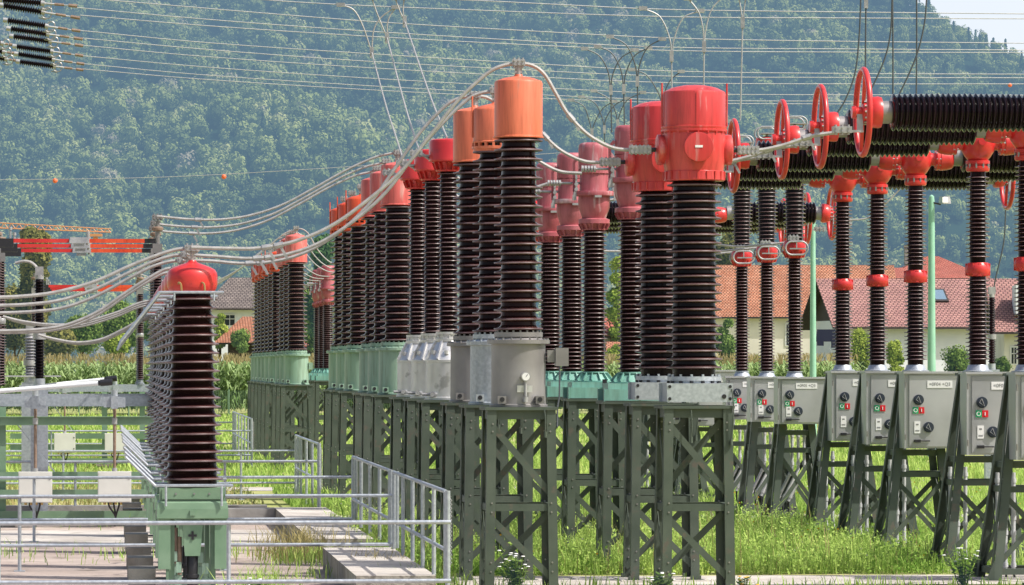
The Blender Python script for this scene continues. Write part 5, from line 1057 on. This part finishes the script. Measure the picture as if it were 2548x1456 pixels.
# ------------------------------------------------------------------ wooded mountain
def hn(x, y, s): return mnoise.noise(Vector((x/s, y/s, 3.1)))
def hill(X, Z):
    base = .45*(Z-1650); base = base if base > 0 else 0
    ridge = 154.5 - .80*(X-190) + 1.5*hn(X, 0, 14)
    if X < 186: ridge = min(157.7+(186-X)*.9, 300)
    u = X*.8+(Z-1650)*.55; fold = 24*hn(u, Z*.35, 60)+9*hn(X+50, Z, 38)
    f = min(1, max(0, (Z-1650)/120)); h = base+fold*f
    r = ridge
    if h > r: h = r-(h-r)*.35
    return h-1.5 if h < .5 else h
nx, ny = 150, 110; gx = np.linspace(-420, 460, nx); gy = np.concatenate([np.linspace(1500, 1650, 8), np.linspace(1655, 2300, ny-8)])
m = MB(); vs = [(x, y, hill(x, y)) for y in gy for x in gx]; fs = [(j*nx+i, j*nx+i+1, (j+1)*nx+i+1, (j+1)*nx+i) for j in range(ny-1) for i in range(nx-1)]; m.add(vs, fs)
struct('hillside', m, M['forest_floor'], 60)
def front(v):
    V, t = v; c = V.mean(1); k = (c[:, 1] < .40) & (c[:, 2] > -.75); return V[k], t[k]
vars_ = []
for i in range(8):
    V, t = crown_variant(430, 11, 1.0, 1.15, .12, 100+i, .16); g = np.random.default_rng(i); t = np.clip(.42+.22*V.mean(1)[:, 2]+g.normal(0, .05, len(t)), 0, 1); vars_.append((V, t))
cn = []
for i in range(3):   # conifers
    g = np.random.default_rng(50+i); n = 110; z = g.random(n)**.8; a = g.uniform(0, 6.28, n); rr = (1-z)*.55*g.uniform(.6, 1.1, n); P = np.stack([rr*np.cos(a), rr*np.sin(a), z*3-1], 1); d = np.stack([np.cos(a), np.sin(a), .4*np.ones(n)], 1)+g.normal(0, .3, (n, 3)); d /= np.linalg.norm(d, axis=1)[:, None]; u = np.cross(d, [0, 0, 1.]); u /= np.linalg.norm(u, axis=1)[:, None]; b = np.cross(d, u); s = .2
    V = np.stack([P-u*s, P-b*s, P+u*s, P+b*s], 1); cn.append((V, np.clip(g.normal(.05, .08, n), 0, 1)))
FV = []; FT = []; cell = 6.6
yy = 1640.
while yy < 2240:
    w = 1274/F*yy+70; xx = -w
    while xx < w:
        X = xx+random.uniform(-2.6, 2.6); Y = yy+random.uniform(-2.6, 2.6); h = hill(X, Y); big = hn(X, Y+300, 60); mid = hn(X+900, Y, 22)
        ok = h < (911+160)/F*Y+H+6
        if ok and h > -1:
            con = (X > 150 and random.random() < .10+.25*max(0, big)) or random.random() < .02
            V, t = random.choice(cn if con else vars_); s = (random.uniform(3.2, 6.4) if X < 150 else random.uniform(2.8, 4.6)) if not con else random.uniform(2.4, 3.6); a = random.uniform(0, 6.28); ca, sa = math.cos(a)*s, math.sin(a)*s
            P = np.empty_like(V); P[:, :, 0] = V[:, :, 0]*ca-V[:, :, 1]*sa+X; P[:, :, 1] = V[:, :, 0]*sa+V[:, :, 1]*ca+Y; P[:, :, 2] = V[:, :, 2]*s*random.uniform(.9, 1.3)+h+s*.75+random.uniform(-.5, 2.)
            k = (P[:, :, 1].mean(1) < Y+.35*s) & (P[:, :, 2].mean(1) > h-.2*s); P = P[k]; t = t[k]
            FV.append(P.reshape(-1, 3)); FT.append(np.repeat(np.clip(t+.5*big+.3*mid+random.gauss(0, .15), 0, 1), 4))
        xx += cell
    yy += cell*.9
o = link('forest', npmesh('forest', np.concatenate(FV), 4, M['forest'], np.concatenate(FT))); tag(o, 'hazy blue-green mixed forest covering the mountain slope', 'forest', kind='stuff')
print('forest quads', sum(len(v) for v in FV)//4)
# ------------------------------------------------------------------ light, sky, camera
az, el = R(112), R(52)
w = bpy.data.worlds.new('World'); S.world = w; w.use_nodes = True; n = w.node_tree.nodes; l = w.node_tree.links
sky = n.new('ShaderNodeTexSky'); sky.sky_type = 'NISHITA'; sky.sun_disc = False; sky.sun_elevation = el; sky.sun_rotation = az; sky.dust_density = 4.0; sky.air_density = 1.0
bg = n['Background']; bg.inputs[1].default_value = .15; g_ = n.new('ShaderNodeTexCoord'); sx_ = n.new('ShaderNodeSeparateXYZ'); l.new(g_.outputs['Generated'], sx_.inputs[0])
mz = n.new('ShaderNodeMapRange'); mz.interpolation_type = 'SMOOTHSTEP'; mz.inputs[1].default_value = .45; mz.inputs[2].default_value = .10; mz.inputs[3].default_value = 0; mz.inputs[4].default_value = 1; l.new(sx_.outputs[2], mz.inputs[0])
my = n.new('ShaderNodeMapRange'); my.interpolation_type = 'SMOOTHSTEP'; my.inputs[1].default_value = .1; my.inputs[2].default_value = .8; l.new(sx_.outputs[1], my.inputs[0])
mm = n.new('ShaderNodeMath'); mm.operation = 'MULTIPLY'; l.new(mz.outputs[0], mm.inputs[0]); l.new(my.outputs[0], mm.inputs[1])
cl = n.new('ShaderNodeTexNoise'); cl.inputs['Scale'].default_value = 6; cl.inputs['Detail'].default_value = 8; l.new(g_.outputs['Generated'], cl.inputs['Vector'])
cr_ = ramp(n, [(.3, (5.0, 5.7, 6.6)), (.65, (6.2, 6.5, 6.9))]); l.new(cl.outputs[0], cr_.inputs[0])
mxs = n.new('ShaderNodeMix'); mxs.data_type = 'RGBA'; l.new(mm.outputs[0], mxs.inputs[0]); l.new(sky.outputs[0], mxs.inputs[6]); l.new(cr_.outputs[0], mxs.inputs[7]); l.new(mxs.outputs[2], bg.inputs[0])
sl_ = bpy.data.lights.new('sun', 'SUN'); sl_.energy = 5.0; sl_.angle = R(.53); sl_.color = (1, .95, .87); so = bpy.data.objects.new('sun', sl_); COL.objects.link(so)
sd = Vector((math.sin(az)*math.cos(el), math.cos(az)*math.cos(el), math.sin(el))); so.rotation_euler = sd.to_track_quat('Z', 'Y').to_euler(); so.location = sd*100
cam = bpy.data.cameras.new('camera'); co = bpy.data.objects.new('camera', cam); COL.objects.link(co); co.location = (0, 0, H); co.rotation_euler = (R(90), 0, 0)
cam.sensor_width = 36; cam.lens = F/2548*36; cam.shift_y = 183/2548; cam.clip_end = 20000; cam.clip_start = .5; S.camera = co
for ob in S.objects:
    if '_top' in ob: del ob['_top']
S.view_settings.view_transform = 'Standard'; S.view_settings.look = 'None'; S.view_settings.exposure = 0; S.view_settings.gamma = 1
S.cycles.max_bounces = 6; S.cycles.diffuse_bounces = 2; S.cycles.glossy_bounces = 3; S.cycles.transmission_bounces = 2
